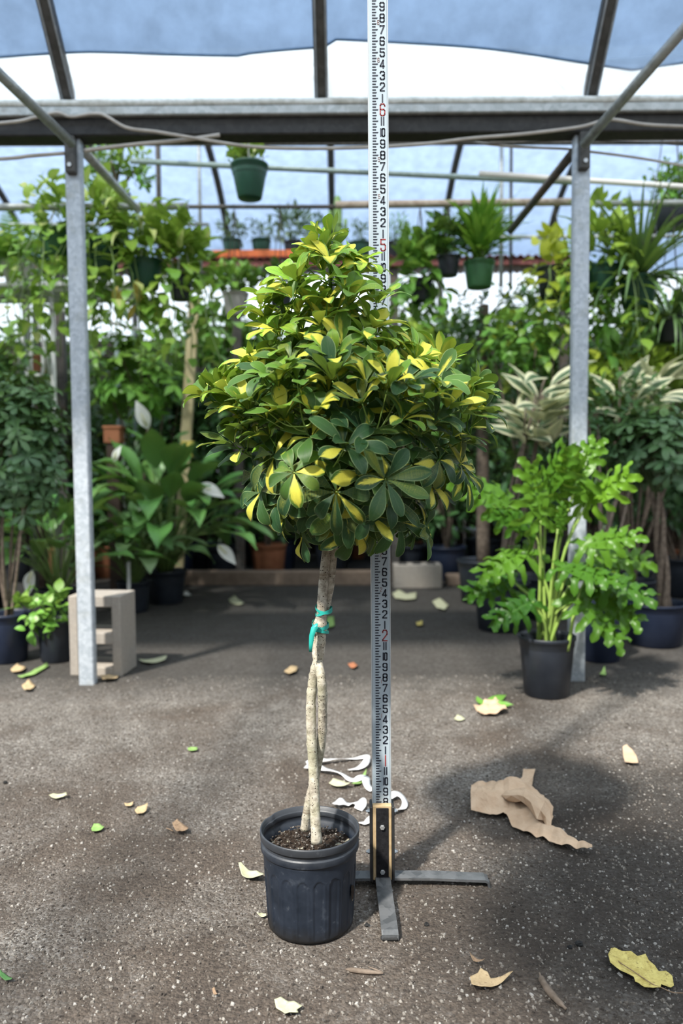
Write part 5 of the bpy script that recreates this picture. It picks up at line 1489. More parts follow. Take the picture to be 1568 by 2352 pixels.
# fern on the rack
r = np.random.default_rng(407)
def fern(t_, r, base, n, L, mat, indiv, spread=(.3, 1.35)):
    fr = []
    for k in range(n):
        a_ = 2 * PI * k * .381966 + r.normal(0, .2); s_ = spread[0] + (spread[1] - spread[0]) * (k + .5) / n
        hd = np.array([math.cos(a_), math.sin(a_), 0]); d = unit(UP * math.cos(s_) + hd * math.sin(s_)); p = np.array(base) + hd * .02
        l = L * r.uniform(.75, 1.1); its = []; m_ = 12
        for i in range(m_):
            f = (i + 1) / m_
            d = unit(d + np.array([0, 0, -.10]) + hd * .03); p = p + d * l / m_
            sd_ = unit(np.cross(d, UP)); ll = l * .24 * math.sin(f ** .7 * PI * .92 + .12)
            for s2 in (-1, 1):
                its.append((blade(ll, ll * .34, prof_strap, 3, 2, .4, .1, .1, r.uniform(0, 50)), p, unit(sd_ * s2 + d * .45), unit(np.cross(sd_, d)), .3 + .3 * f))
            if i < m_ - 1 or True: its.append((blade(l / m_ * 1.2, .006, prof_strap, 2, 2, 0, 0, 0, 1.0), p - d * l / m_, d, UP, .1))
        fr.append(its)
    emit(t_, fr, mat, indiv, 'frond')
q = at(15, 640, 5.7)
zrack = zt + .065
c = (q.x, 5.92, zrack); t_ = potted('potted_fern', 'bright green fern in a grey pot standing on the white rack', 'potted fern', c, .12, .09, .18, 'pot_grey')
fern(t_, r, (c[0], c[1], c[2] + .16), 34, .52, 'leaf_fern', 34)
# fern in green pot, right rear
r = np.random.default_rng(408)
t_, c = hanging('hanging_fern', 'tall feathery plant in a mid-green hanging pot below the rusty pipe', 1100, 632, 5.3, .105, .175, 'pot_midgreen', zr(1100, 466.6, 5.3), HB, 3, 'hanging plant', 'pipe_dark')
lv = []
for k in range(190):
    an = r.uniform(0, 2 * PI); dh = np.array([math.cos(an), math.sin(an), 0]); sp_ = r.uniform(.05, 1.2)
    p_ = c + [0, 0, .17] + dh * r.uniform(0, .09) + UP * r.uniform(0, .25)
    lv.append([(blade(r.uniform(.18, .32), .038, prof_lance, 6, 2, r.uniform(.1, .9), .2, .1, r.uniform(0, 50)), p_, unit(dh * math.sin(sp_) + UP * math.cos(sp_) + rdir(r) * .15), unit(-dh + UP * .3), float(np.clip(r.normal(.25, .2), 0, 1)))])
emit(t_, lv, 'leaf_fern', 50)
r = np.random.default_rng(409)
t_, c = hanging('hanging_plant', 'dark leafy plant in a small black hanging pot beside the mid-green one', 1030, 612, 5.3, .076, .132, 'pot_black', zr(1030, 467.5, 5.3), HB, 3, 'hanging plant', 'pipe_dark')
emit(t_, bush_leaves(r, c + [0, 0, .28], (.17, .12, .17), 90, .11, .055, prof_lance, .6, .5, .5, .8, .2, 5, 2, .2), 'leaf_deep', 20)
stems(t_, r, c + [0, 0, .12], [c + [r.normal(0, .07), r.normal(0, .05), .35] for _ in range(5)], .004, 'stem_dark')
r = np.random.default_rng(410)
t_, c = hanging('hanging_plant', 'arrow-leaved green plant in a black hanging pot close behind the rod', 965, 668, 5.3, .082, .145, 'pot_black', zr(965, 468.4, 5.3), HB, 3, 'hanging plant', 'pipe_dark')
trailing(t_, r, c, .085, .15, 10, (.15, .4), 7, .12, .08, prof_heart, 'leaf_green', 40, .2, 110, .28, cr=2.0)
r = np.random.default_rng(411)
t_, c = hanging('hanging_pothos', 'golden yellow pothos trailing from a black hanging pot beside the steel post', 1272, 650, 5.3, .118, .198, 'pot_black', zr(1272, 464.3, 5.3), HB, 3, 'hanging plant', 'pipe_dark')
trailing(t_, r, c, .11, .185, 10, (.4, .95), 9, .105, .078, prof_heart, 'leaf_gold', 90, .2, 45, .22, cr=1.5)
r = np.random.default_rng(412)
t_, c = hanging('hanging_plant', 'bright leafy plant in a pale grey hanging pot left of the umbrella tree', 541, 700, 5.9, .098, .17, 'pot_grey', zr(541, 475, 5.9), HB, 3, 'hanging plant', 'pipe_dark')
emit(t_, bush_leaves(r, c + [0, 0, .24], (.2, .16, .15), 150, .10, .05, prof_lance, .6, .4, .5, .9, .3, 5, 2, .45, -.5), 'leaf_green', 30)
stems(t_, r, c + [0, 0, .12], [c + [r.normal(0, .08), r.normal(0, .05), .3] for _ in range(5)], .004, 'stem_dark')
r = np.random.default_rng(413)
t_, c = hanging('hanging_plant', 'dark leafy plant in a black hanging pot half hidden by the umbrella tree', 645, 690, 5.9, .089, .148, 'pot_black', zr(645, 475, 5.9), HB, 3, 'hanging plant', 'pipe_dark')
emit(t_, bush_leaves(r, c + [0, 0, .22], (.19, .14, .15), 120, .09, .045, prof_lance, .6, .4, .5, .9, .3, 5, 2, .3, -.5), 'leaf_deep', 0)
# strap-leaved plants, right rear
def straps(t_, r, base, n, L, W, s0, s1, droop, mat, indiv, age=.2):
    lv = []
    for k in range(n):
        a_ = 2 * PI * k * .381966 + r.normal(0, .2); s_ = s0 + (s1 - s0) * (k + .5) / n + r.normal(0, .08)
        hd = np.array([math.cos(a_), math.sin(a_), 0]); d = unit(UP * math.cos(s_) + hd * math.sin(s_))
        lv.append([(blade(L * r.uniform(.75, 1.1), W, prof_strap, 9, 2, r.uniform(*droop), .25, .02, r.uniform(0, 50)), np.array(base) + hd * .02, d, unit(UP - hd * .3), float(np.clip(age + r.normal(0, .15), 0, 1)))])
    emit(t_, lv, mat, indiv)
r = np.random.default_rng(414)
t_, c = hanging('hanging_spider_plant', 'upright strap-leaved plant in a dark green hanging pot at the grey pipe', 1464, 672, 5.0, .12, .19, 'pot_green', zr(1464, 467, 5.0), HB, 3, 'hanging plant', 'pipe_dark')
straps(t_, r, c + [0, 0, .17], 110, .66, .036, .05, 1.6, (.1, 1.9), 'leaf_strap', 80)
r = np.random.default_rng(415)
t_, c = hanging('hanging_spider_plant', 'drooping spider plant hanging below the upright strap-leaved plant', 1540, 760, 5.0, .095, .15, 'pot_black', zr(1540, 466, 5.0), HB, 3, 'hanging plant', 'pipe_dark')
straps(t_, r, c + [0, 0, .13], 100, .50, .026, .2, 1.6, (1.0, 2.6), 'leaf_strap', 70, .35)
r = np.random.default_rng(416)
t_, c = hanging('hanging_plant', 'yellow-green leafy plant in a dark hanging pot beyond the post by the philodendron', 1381, 640, 5.0, .104, .16, 'pot_green', zr(1381, 467.9, 5.0), HB, 3, 'hanging plant', 'pipe_dark')
trailing(t_, r, c, .11, .17, 12, (.4, .9), 9, .12, .065, prof_lance, 'leaf_schef_bright', 40, .2, 120, .34, cr=2.0)
emit(t_, bush_leaves(r, c + [0, 0, -.1], (.3, .15, .4), 220, .12, .05, prof_lance, .6, .2, .5, .9, .3, 5, 2, .3), 'leaf_green', 0)
r = np.random.default_rng(417)
t_, c = hanging('hanging_tree', 'dark leafy shrub hanging above the strap-leaved plant', 1540, 500, 5.35, .12, .16, 'pot_black', PUR[5.35], HB, 3, 'hanging plant', 'pipe_dark')
for q_, rad, n_ in ((at(1530, 430, 5.4), (.14, .12, .17), 160), (at(1570, 410, 5.4), (.18, .12, .18), 170)):
    emit(t_, bush_leaves(r, q_, rad, n_, .055, .03, prof_obovate, .6, .3, .7, .4, .3, 3, 2, .2), 'leaf_green', 0)
stems(t_, r, c + [0, 0, .13], [at(1530, 430, 5.4), at(1565, 410, 5.4), at(1500, 400, 5.4)], .008, 'bark_dark', 'branch')

# ---- floor plants, left group
def gp(px, py, back): q = gnd(px, py); return (q.x, q.y + back, 0)
r = np.random.default_rng(501)
c = gp(-6, 1532, .13)
t_ = potted('umbrella_plant', 'dark green bushy umbrella plant in a dark blue pot next to the ribbed pot', 'potted plant', c, .115, .097, .26, 'pot_blue')
ctr = at(40, 1030, c[1]); lv = whorl_bush(r, ctr, (.27, .22, .44), 260, .074, .030, 7, .12, .55, 5, 2)
emit(t_, lv, 'leaf_schef_dark', 110)
stems(t_, r, (c[0], c[1], .2), [np.array(ctr) + rdir(r) * [.12, .1, .2] for _ in range(7)], .009, 'bark_dark')
r = np.random.default_rng(502)
c = gp(112, 1530, .12)
t_ = potted('croton_plant', 'low round-leaved plant in a ribbed black pot beside the hollow concrete block', 'potted plant', c, .098, .082, .22, 'pot_black')
ctr = np.array(c) + [-.04, -.05, .27]
emit(t_, bush_leaves(r, ctr, (.19, .14, .13), 110, .075, .045, prof_ovate, .6, .3, .6, .7, .3, 5, 2, .3), 'leaf_green', 40)
stems(t_, r, (c[0], c[1], .17), [ctr + rdir(r) * [.12, .1, .08] for _ in range(8)], .004, 'stem_dark')
def peace_lily(name, label, c, rt, h, n, pet, L, W, mat, seed, flowers, pm='pot_black', spread=(.12, 1.05), indiv=74):
    r = np.random.default_rng(seed)
    t_ = potted(name, label, 'potted plant', c, rt, rt * .82, h, pm)
    lv, pets = rosette(r, np.array(c) + [0, 0, h * .85], n, pet, L, W, prof_ovate, spread, (.5, 1.7), 8, 4, .28, .14, .12)
    emit(t_, lv, mat, indiv, pets=pets)
    for (bx, by, Y, ang, sz_, upz) in flowers:
        q = np.array(at(bx, by, Y)); d = unit([math.cos(ang), -.25, math.sin(ang)])
        a = Acc(); put(a, blade(sz_, sz_ * .48, prof_ovate, 8, 4, .35, .45, .05, 1.0), q, d, unit([0, -.85, .6 * upz])); fl_ = a.build('flower', MAT['spathe'], t_)
        a = Acc(); n_ = unit(np.array([0, -1.0, .3])); a.add(*tube([q + d * sz_ * .08 + n_ * .012, q + d * sz_ * .5 + n_ * .026], [.009, .006], 8)); a.build('spadix', MAT['spadix'], fl_)
        a = Acc(); b0 = np.array(c) + [0, 0, h * .85]; a.add(*tube(smooth_path([b0, (b0 + q) / 2 + [0, 0, .08], q], 5), .0035, 5)); a.build('flower_stalk', MAT['stem_green'], fl_)
    return t_
c = gp(372, 1392, .14)
peace_lily('peace_lily', 'large peace lily with white flowers in a dark pot behind the hollow concrete block', c, .15, .25, 74, .74, .42, .17, 'leaf_peace', 511,
           [(340, 985, c[1] - .2, 1.9, .22, 1), (262, 1060, c[1] - .25, 1.15, .13, 1), (455, 1115, c[1] - .3, -.35, .21, 1), (500, 1252, c[1] - .35, -.75, .19, 1)])
c = gp(60, 1480, .55)
peace_lily('peace_lily', 'broad-leaved peace lily growing behind the ribbed black pot', c, .13, .24, 44, .50, .34, .14, 'leaf_peace', 512, [(75, 1310, c[1] - .35, -1.75, .16, 1)])
c = gp(285, 1420, .25)
peace_lily('peace_lily', 'pale variegated peace lily low behind the hollow concrete block', c, .12, .22, 36, .40, .28, .125, 'leaf_peace_pale', 513, [], 'pot_black', (.15, 1.0))
# thin white leg/stake beside the block
pipe('garden_stake', [gnd(296, 1420), at(296, 1290, gnd(296, 1420).y)], .012, 'white_paint', 'short pale stake just above the hollow concrete block', 'stake', 'garden stakes')

# ---- right group
c = gp(1271, 1612, .115)
r = np.random.default_rng(521)
phil = potted('split_leaf_philodendron', 'split-leaf philodendron with glossy lobed leaves in a black pot before the steel post', 'potted plant', c, .121, .098, .265, 'pot_black')
def lobed(r, L, seed, age):
    its = []; W = L * .8
    its.append((blade(L, L * .40, prof_ovate, 8, 4, .7, .2, .1, seed), (0, 0, 0), (1, 0, 0), UP, age))
    m_ = 6
    for s_ in (-1, 1):
        for k in range(m_):
            f = k / (m_ - 1)
            x = L * (.02 + .75 * f); zz = -.24 * x * x / L
            ang = (2.35 - 1.75 * f)
            ll = L * (.48 - .20 * f) * r.uniform(.85, 1.1) * (.8 if k == 0 else 1)
            its.append((blade(ll, L * .145, prof_lobe, 9, 4, r.uniform(.2, .9), .3, .35, seed + k * .37, r.uniform(0, 6)), (x, s_ * L * .02, zz), (math.cos(ang), s_ * math.sin(ang), .18), (-.1, 0, 1), age))
    return its
crown_b = np.array(c) + [0, 0, .235]
leafs = [(1290, 1190, .10, 1.30, -.10), (1390, 1120, .22, .9, .05), (1330, 1110, .24, 1.9, .15), (1185, 1190, .22, 2.7, -.05), (1120, 1130, .26, 2.6, .08), (1235, 1130, .24, 1.7, -.15), (1400, 1235, .22, .35, -.10), (1425, 1335, .26, -.35, -.12), (1380, 1420, .24, -.75, -.16), (1160, 1285, .24, 3.5, -.06), (1180, 1400, .20, 3.5, -.14), (1130, 1345, .22, 3.3, .02), (1345, 1060, .20, 1.2, .1), (1350, 1310, .22, -.1, -.2), (1270, 1085, .24, 1.5, .12), (1430, 1280, .24, .0, .05), (1410, 1385, .24, -.6, .05)]
for k, (x, y, L, ang, dy) in enumerate(leafs):
    r2 = np.random.default_rng(540 + k)
    tipd = unit([math.cos(ang), -.35 + r2.normal(0, .2), math.sin(ang) * .9 + .05])
    L *= 1.15
    dy = min(dy, -.10 if 1260 < x < 1420 else .05)          # in front of the post
    mid = np.array(at(x, y, c[1] + dy)); p0 = mid - tipd * L * .45
    a = Acc(); b0 = crown_b + [r2.normal(0, .03), r2.normal(0, .03), -.02]
    hz_ = p0 * [1, 1, 0] - b0 * [1, 1, 0]
    m1 = b0 + hz_ * .35 + [0, -.02, (p0[2] - b0[2]) * .62]
    P = smooth_path([b0, m1, p0], 7)
    a.add(*tube(P, np.linspace(.0085, .0045, len(P)), 7)); pt = a.build('stalk', MAT['stem_pale'], phil)
    nrm = unit(np.array([0, -.75, .75]) + rdir(r2) * .25)
    Fm = frame(tipd, nrm)
    a = Acc(); age = float(np.clip(r2.normal(.30, .25) + (1250 - y) * .0012, 0, 1))
    for (bl, p_, d_, u_, ag) in lobed(r2, L, r2.uniform(0, 50), age):
        P_, F_, A_ = bl
        V = P_ @ frame(d_, u_).T + np.array(p_)
        V[:, 2] -= 1.0 * V[:, 1] ** 2 / L
        a.add(V @ Fm.T + p0, F_, A_, ag)
    a.build('leaf', MAT['leaf_selloum'], pt)
# umbrella tree standard in a blue pot
c = gp(1530, 1494, .16); r = np.random.default_rng(531)
t_ = potted('umbrella_tree', 'dark umbrella tree on braided bare trunks in a wide blue pot', 'potted tree', c, .165, .14, .24, 'pot_blue')
for k in range(3):
    a = Acc(); an0 = k * 2.1
    base_ = np.array(at(1528, 1400, c[1])); top_ = np.array(at(1508, 1130, c[1])); P = []
    for i in range(15):
        f = i / 14; P.append(base_ * (1 - f) + top_ * f + [math.cos(an0 + f * 5) * .022, math.sin(an0 + f * 5) * .022, 0])
    P[0][2] = .15
    a.add(*tube(P, np.linspace(.019, .013, 15), 8)); a.build('trunk', MAT['bark_dark'], t_)
lv = whorl_bush(r, at(1512, 1030, c[1]), (.28, .24, .26), 85, .095, .036, 8, .05, .6, 6, 2)
emit(t_, lv, 'leaf_schef_dark', 85)
stems(t_, r, np.array(at(1508, 1140, c[1])), [np.array(at(1510, 1030, c[1])) + rdir(r) * [.15, .12, .13] for _ in range(9)], .007, 'stem_dark', 'branch')
c = gp(1395, 1528, .13); r = np.random.default_rng(532)
t_ = potted('ficus_bush', 'dense dark small-leaved bush in a dark blue pot behind the steel post', 'potted plant', c, .125, .105, .30, 'pot_blue')
ctr = at(1420, 960, c[1] + .5)
emit(t_, bush_leaves(r, ctr, (.3, .2, .3), 320, .075, .035, prof_lance, .6, .2, .6, .8, .4, 4, 2, .05), 'leaf_deep', 40)
stems(t_, r, (c[0], c[1], .25), [np.array(ctr) + rdir(r) * [.18, .1, .2] for _ in range(6)], .011, 'bark_dark')
c = gp(1165, 1458, .17); r = np.random.default_rng(533)
t_ = potted('rubber_plant', 'cream-edged rubber plant in a wide black pot left of the philodendron', 'potted plant', c, .17, .145, .30, 'pot_black')
ctr = np.array(at(1245, 930, c[1]))
def rubber(t_, r, ctr, base, rad, n, L, indiv=60):
    lv = []; tops = []
    for k in range(5):
        tops.append(ctr + np.array([r.normal(0, rad[0] * .5), r.normal(0, .08), rad[2] * r.uniform(.0, .7)]))
    for k in range(n):
        s_ = tops[k % 5]; p_ = s_ - UP * r.uniform(0, rad[2] * 1.3)
        a_ = r.uniform(0, 2 * PI); hd = np.array([math.cos(a_), math.sin(a_) - .3, 0])
        lv.append([(blade(L * r.uniform(.8, 1.2), L * .44, prof_ovate, 7, 6, r.uniform(.1, .7), .2, .05, r.uniform(0, 50)), p_ + hd * .03, unit(hd + UP * r.uniform(.0, 1.5)), unit(UP * .6 - hd * .5 + np.array([0, -.5, 0])), .2)])
    emit(t_, lv, 'leaf_rubber', indiv)
    stems(t_, r, base, tops, .012, 'bark_dark')
rubber(t_, r, ctr, (c[0], c[1], .25), (.20, .1, .28), 38, .27)
r = np.random.default_rng(534); c = (at(1450, 1200, 4.9).x, 4.9, 0)
t_ = potted('rubber_plant', 'cream-edged rubber plant growing above the dark umbrella tree', 'potted plant', c, .15, .13, .28, 'pot_black')
rubber(t_, r, np.array(at(1450, 890, 4.75)), (c[0], c[1], .25), (.30, .1, .22), 34, .27)
r = np.random.default_rng(535); c = (at(1440, 1200, 5.3).x, 5.3, 0)
t_ = potted('umbrella_plant', 'tall yellow-green umbrella plant massed behind the cream-edged rubber plant', 'potted plant', c, .17, .14, .3, 'pot_black')
lv = whorl_bush(r, at(1400, 860, 5.15), (.32, .2, .16), 70, .10, .038, 8, .5, .5, 5, 2) + whorl_bush(r, at(1540, 850, 5.1), (.35, .2, .22), 80, .10, .038, 8, .55, .5, 5, 2)
emit(t_, lv, 'leaf_schef_bright', 90)
stems(t_, r, (c[0], c[1], .25), [np.array(at(x_, 870, 5.15)) for x_ in (1360, 1400, 1450, 1500, 1550)], .012, 'bark_dark')
# dense ficus behind the crown on the right
r = np.random.default_rng(536); c = (at(1110, 1200, 5.7).x, 5.7, 0)
t_ = potted('ficus_tree', 'tall dark weeping fig with tiny leaves behind the philodendron', 'potted tree', c, .19, .16, .32, 'pot_black')
lv = bush_leaves(r, at(1135, 880, 5.7), (.50, .3, .48), 900, .07, .032, prof_lance, .5, .0, .7, .9, .45, 3, 2, .05) + bush_leaves(r, at(1130, 720, 5.7), (.42, .28, .22), 330, .07, .032, prof_lance, .5, .1, .7, .9, .4, 3, 2, .25)
emit(t_, lv, 'leaf_deep', 60)
a = Acc(); P = smooth_path([(c[0], 5.7, .25), at(1108, 900, 5.7), at(1112, 700, 5.7)], 6); a.add(*tube(P, np.linspace(.05, .035, len(P)), 9)); a.build('trunk', MAT['bark_dark'], t_)
r = np.random.default_rng(537); c = (at(1240, 1200, 5.1).x, 5.1, 0)
t_ = potted('leafy_shrub', 'round-leaved climbing shrub beside the steel post under the golden pothos', 'potted plant', c, .16, .13, .28, 'pot_black')
emit(t_, bush_leaves(r, at(1195, 780, 5.1), (.33, .2, .25), 190, .085, .062, prof_heart, .6, .1, .6, .8, .4, 4, 2, .25), 'leaf_green', 60)
emit(t_, bush_leaves(r, at(1230, 1080, 5.0), (.3, .2, .32), 220, .09, .045, prof_lance, .6, .1, .6, .8, .4, 4, 2, .0), 'leaf_deep', 0, stuffname='lower_foliage')
stems(t_, r, (c[0], c[1], .23), [np.array(at(x_, 800, 5.1)) for x_ in (1130, 1180, 1230, 1270)], .010, 'bark_dark')

# pachira-like stump plant and white chair-like leg beyond the block
r = np.random.default_rng(541); c = settle((at(1028, 1282, 7.5).x, 7.5, 0), .155)
t_ = potted('braided_tree', 'thick pale-trunked plant in a black pot beyond the grey concrete block', 'potted tree', c, .145, .12, .24, 'pot_black')
for k in range(3):
    a = Acc(); P = smooth_path([(c[0] + .04 * (k - 1), c[1], .18), (c[0] + .05 * (k - 1) * -.6, c[1] - .02 * (k % 2), .38), (c[0] + .02 * (k - 1), c[1], .62)], 6); a.add(*tube(P, np.linspace(.045, .024, len(P)), 9)); a.build('trunk', MAT['bark_dark'], t_)
emit(t_, whorl_bush(r, (c[0] + .02, c[1], .95), (.33, .25, .36), 45, .17, .06, 6, .0, .5, 4, 2, prof=prof_lance), 'leaf_deep', 45)
g = Vector((at(1066, 1285, 7.9).x, 7.7, 0))
SPOTS.extend([(g.x + sx, g.y + .2 + sy, .03) for sx in (-.12, .12) for sy in (-.1, .1)])
t_ = thing('plastic_stool', 'white plastic stool behind the thick pale-trunked plant', 'stool', (g.x, g.y + .2, 0))
a = Acc(); a.add(*bevbox((g.x, g.y + .2, .36), (.30, .26, .03), .01)); a.build('seat', MAT['white_paint'], t_, False)
for sx in (-.12, .12):
    for sy in (-.1, .1):
        a = Acc(); a.add(*bevbox((g.x + sx, g.y + .2 + sy, .175), (.035, .035, .35), .006)); a.build('leg', MAT['white_paint'], t_, False)

for k, (px, py, Y) in enumerate([(262, 1000, 6.1), (80, 838, 6.3)]):
    q = at(px, py, Y)
    SPOTS.append((q.x, Y, .075))
    t_ = thing('terracotta_planter', ['square terracotta planter box among the peace lily flowers', 'square terracotta planter box below the white rack'][k], 'planter', (q.x, Y, 0))
    a = Acc(); a.add(*bevbox((q.x, Y, q.z), (.13, .13, .13), .008)); a.build('box', MAT['terracotta'], t_, False)
    a = Acc(); a.add(*bevbox((q.x, Y, q.z + .06), (.145, .145, .025), .006)); a.build('rim', MAT['terracotta'], t_, False)
    a = Acc(); a.add(*bevbox((q.x, Y, (q.z - .06) / 2), (.10, .10, q.z - .06), .008)); a.build('pedestal', MAT['brown_board'], t_, False); solid(t_.name, (q.x, Y, 0), (q.x, Y, q.z + .075), .10)

# ---- rear rows : bench plants and bed plants
rows = [  # px, Y, centre py, half width m, half height m, leaves, L, W, profile, material, pot, label, kind
    (300, 6.2, 865, .52, .34, 60, .15, .055, 'w', 'leaf_green', 'broad-fingered bright umbrella plant behind the steel post and peace lily', .25),
    (395, 6.95, 930, .40, .42, 55, .15, .055, 'w', 'leaf_deep', 'broad-fingered dark plant beside the timber stake', .3),
    (150, 7.0, 930, .40, .40, 260, .11, .045, 'l', 'leaf_sage', 'greyish leafy bush beyond the dark bushy umbrella plant', .2),
    (40, 7.0, 830, .40, .30, 260, .13, .03, 'l', 'leaf_green', 'light narrow-leaved bush under the white rack', .35),
    (520, 7.0, 960, .45, .45, 330, .13, .06, 'l', 'leaf_deep', 'dark leafy shrub right of the timber stake', .05),
    (490, 7.0, 770, .38, .30, 240, .10, .06, 'h', 'leaf_green', 'light green climbing plant behind the timber stake top', .35),
    (610, 7.2, 830, .42, .45, 330, .12, .06, 'l', 'leaf_green', 'mid green shrub behind the left side of the crown', .2),
    (760, 7.4, 900, .55, .55, 420, .13, .06, 'l', 'leaf_deep', 'dark shrub straight behind the umbrella tree crown', .05),
    (935, 6.95, 770, .40, .26, 60, .15, .06, 'w', 'leaf_schef_bright', 'bright fingered plant just right of the rod', .3),
    (990, 6.9, 900, .50, .40, 360, .12, .05, 'l', 'leaf_green', 'leafy green bush right of the rod behind the crown', .15),
    (930, 7.3, 1040, .5, .4, 380, .12, .05, 'l', 'leaf_deep', 'shadowy bush low behind the crown right of the rod', .0),
    (1050, 7.6, 800, .5, .35, 360, .12, .06, 'l', 'leaf_green', 'bright bush in front of the brown board wall', .4),
    (1240, 7.4, 760, .5, .4, 360, .12, .06, 'l', 'leaf_green', 'leafy bush behind the golden pothos', .3),
    (1400, 7.2, 780, .6, .45, 420, .12, .05, 'l', 'leaf_deep', 'dark bush behind the strap-leaved plants', .1),
    (1560, 6.6, 780, .5, .5, 420, .12, .05, 'l', 'leaf_green', 'green bush beyond the strap-leaved plants', .2),
    (1330, 6.2, 1080, .6, .45, 520, .10, .045, 'l', 'leaf_deep', 'shadowy undergrowth bush behind the philodendron', .0),
    (1560, 5.9, 1060, .6, .5, 520, .10, .045, 'l', 'leaf_deep', 'shadowy undergrowth bush behind the braided bare trunks', .0),
    (640, 7.6, 1080, .55, .35, 380, .12, .05, 'l', 'leaf_deep', 'shadowy low bush left of the braided trunk', .0),
    (230, 7.2, 1050, .6, .45, 420, .12, .05, 'l', 'leaf_deep', 'shadowy bush behind the white flowers', .05),
    (-60, 5.6, 900, .5, .6, 480, .11, .045, 'l', 'leaf_deep', 'dark bush out past the dark bushy umbrella plant', .1),
]
for k, (px, Y, py, hw, hh, n_, L, W, kd, mt, lab, ag) in enumerate(rows):
    r = np.random.default_rng(700 + k); ctr = np.array(at(px, py, Y)); c = settle((ctr[0], Y, 0), .18)
    t_ = potted('leafy_shrub', lab, 'potted plant', c, .17, .14, .30, ['pot_black', 'pot_blue', 'terracotta', 'pot_black'][k % 4] if k not in (5,) else 'pot_black', 'shrubs filling the rear bay')
    if kd == 'w': lv = whorl_bush(r, ctr, (hw, .3, hh), n_, L, W, 7, ag, .45, 5, 2, -.9, prof_lance); emit(t_, lv, mt, 40)
    else:
        pr = prof_heart if kd == 'h' else prof_lance
        lv = bush_leaves(r, ctr, (hw, .32, hh), int(n_ * 1.7), L, W, pr, .6, .15, .6, .9, .4, 4, 2, ag); emit(t_, lv, mt, 25)
    zbot = max(.5, ctr[2] - hh)
    stems(t_, r, (c[0], c[1], .25), [ctr + rdir(r) * [hw * .6, .15, hh * .6] for _ in range(6)], .012, 'bark_dark')
    # undergrowth down to the pot so that the bed reads as dense foliage
    if ctr[2] - hh > .55:
        low = bush_leaves(r, (c[0], Y, (.35 + ctr[2] - hh) / 2 + .1), (hw * .8, .26, (ctr[2] - hh - .3) / 2 + .12), int(n_ * 1.0 if kd != 'w' else 300), .12, .05, prof_lance, .6, .1, .6, .9, .3, 3, 2, .0)
        emit(t_, low, 'leaf_deep', 0, stuffname='lower_foliage')
# small pots in the dark bed behind the kerb
for k, (px, py, rt, h, pm, lab) in enumerate([(520, 1290, .12, .2, 'pot_blue', 'small dark blue pot with dark red foliage behind the kerb'), (572, 1284, .10, .2, 'terracotta', 'small terracotta pot behind the kerb'), (620, 1292, .13, .22, 'pot_black', 'black pot with long arching leaves behind the kerb'), (820, 1284, .10, .18, 'terracotta', 'small terracotta pot seen between the trunk and the rod'), (790, 1285, .12, .2, 'pot_blue', 'dark blue pot seen between the trunk and the rod')]):
    q = gnd(px, py); c = settle((q.x, q.y + .05, 0), rt * 1.05)
    t_ = potted('potted_herb', lab, 'potted plant', c, rt, rt * .8, h, pm, 'small pots behind the kerb'); r = np.random.default_rng(800 + k)
    if k == 2:
        straps(t_, r, np.array(c) + [0, 0, h * .85], 14, .5, .06, .2, 1.3, (.8, 2.0), 'leaf_strap', 14, .2)
    else:
        emit(t_, bush_leaves(r, np.array(c) + [0, 0, h + .1], (.2, .15, .14), 70, .13, .06, prof_lance, .6, .3, .5, .8, .2, 4, 2, .1), 'leaf_deep', 10)

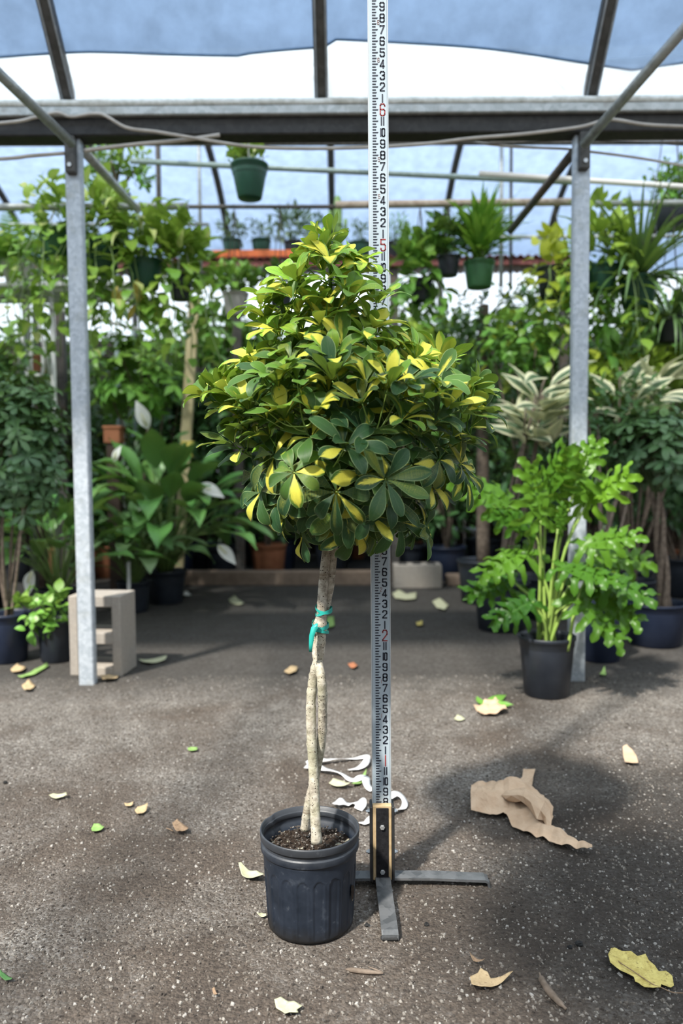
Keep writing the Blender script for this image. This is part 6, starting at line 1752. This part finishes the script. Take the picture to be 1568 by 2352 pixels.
# tall shrubs along the brown board wall
for k in range(9):
    r = np.random.default_rng(900 + k); x = -3.9 + k * .98 + r.normal(0, .08); Y = 8.3 + .15 * (k % 2)
    c = settle((x, Y, 0), .21)
    t_ = potted('tall_shrub', 'tall %s green shrub by the board wall ' % ('dark' if k % 3 == 1 else 'light') + ['beyond the white rack', 'behind the hanging pothos baskets', 'behind the timber stake', 'under the orange tray', 'straight behind the variegated crown', 'behind the arrow-leaved hanging plant', 'behind the golden pothos', 'behind the yellow-green hanging plant', 'beyond the drooping spider plant'][k], 'potted plant', c, .2, .16, .32, 'pot_black', 'tall shrubs along the board wall')
    emit(t_, bush_leaves(r, (x, Y, 1.45), (.62, .3, 1.12), 950, .17, .07, prof_lance, .6, .15, .6, .9, .35, 3, 2, .25), ['leaf_green', 'leaf_deep', 'leaf_green'][k % 3], 0)
    stems(t_, r, (c[0], c[1], .27), [(x + r.normal(0, .3), Y, 2.0 + r.normal(0, .2)) for _ in range(4)], .018, 'bark_dark')

# ---- added out of view to block light: board walls, rail, fern basket
def boards(name, label, fixed, n, axis, h):
    w = thing(name, label, 'wall', (0, 0, 0)); w['kind'] = 'structure'
    a = Acc(); a.add(*bevbox((0, 0, h / 2), (.97, .04, h), .006) if axis == 'x' else bevbox((0, 0, h / 2), (.04, .97, h), .006))
    me = a.mesh('panel', False); me.materials.append(MAT['brown_board'])
    for i in range(n):
        p_ = link('panel', me, w); p_.location = (-8 + i, fixed, 0) if axis == 'x' else (fixed, -3.6 + i, 0)
boards('added_wall_front', 'added unseen brown board wall facing the rear bay, cutting fill light', -4.1, 17, 'x', 2.9)
boards('added_wall_left', 'added unseen brown board wall on the concrete block side, cutting fill light', -6.6, 13, 'y', 2.7)
boards('added_wall_right', 'added unseen brown board wall on the philodendron side, cutting fill light', 6.6, 13, 'y', 2.7)
pipe('rail_pipe', [(-1.25, .02, 3.55), (1.17, .02, 3.55)], .02, 'pipe_grey', 'added unseen grey rail under the rafters carrying the shading fern basket', 'pipe', 'added unseen pipes of the front bay')
r = np.random.default_rng(950)
t_ = thing('hanging_fern', 'added unseen wide fern in a green basket, hung to shade the floor', 'hanging plant', (-.56, .02, 2.32))
add_pot(t_, (-.56, .02, 2.32), .15, .11, .18, 'pot_green')
for k in range(3):
    a = Acc(); a.add(*tube([(-.56 + .14 * math.cos(k * 2.1), .02 + .14 * math.sin(k * 2.1), 2.49), (-.56, .02, 3.53), (-.56, .02, 3.57)], .0035, 5)); a.build('hanger_wire', MAT['hanger_white'], t_)
fern(t_, r, (-.56, .02, 2.48), 60, .50, 'leaf_fern', 0, (.3, 1.7))

grow()
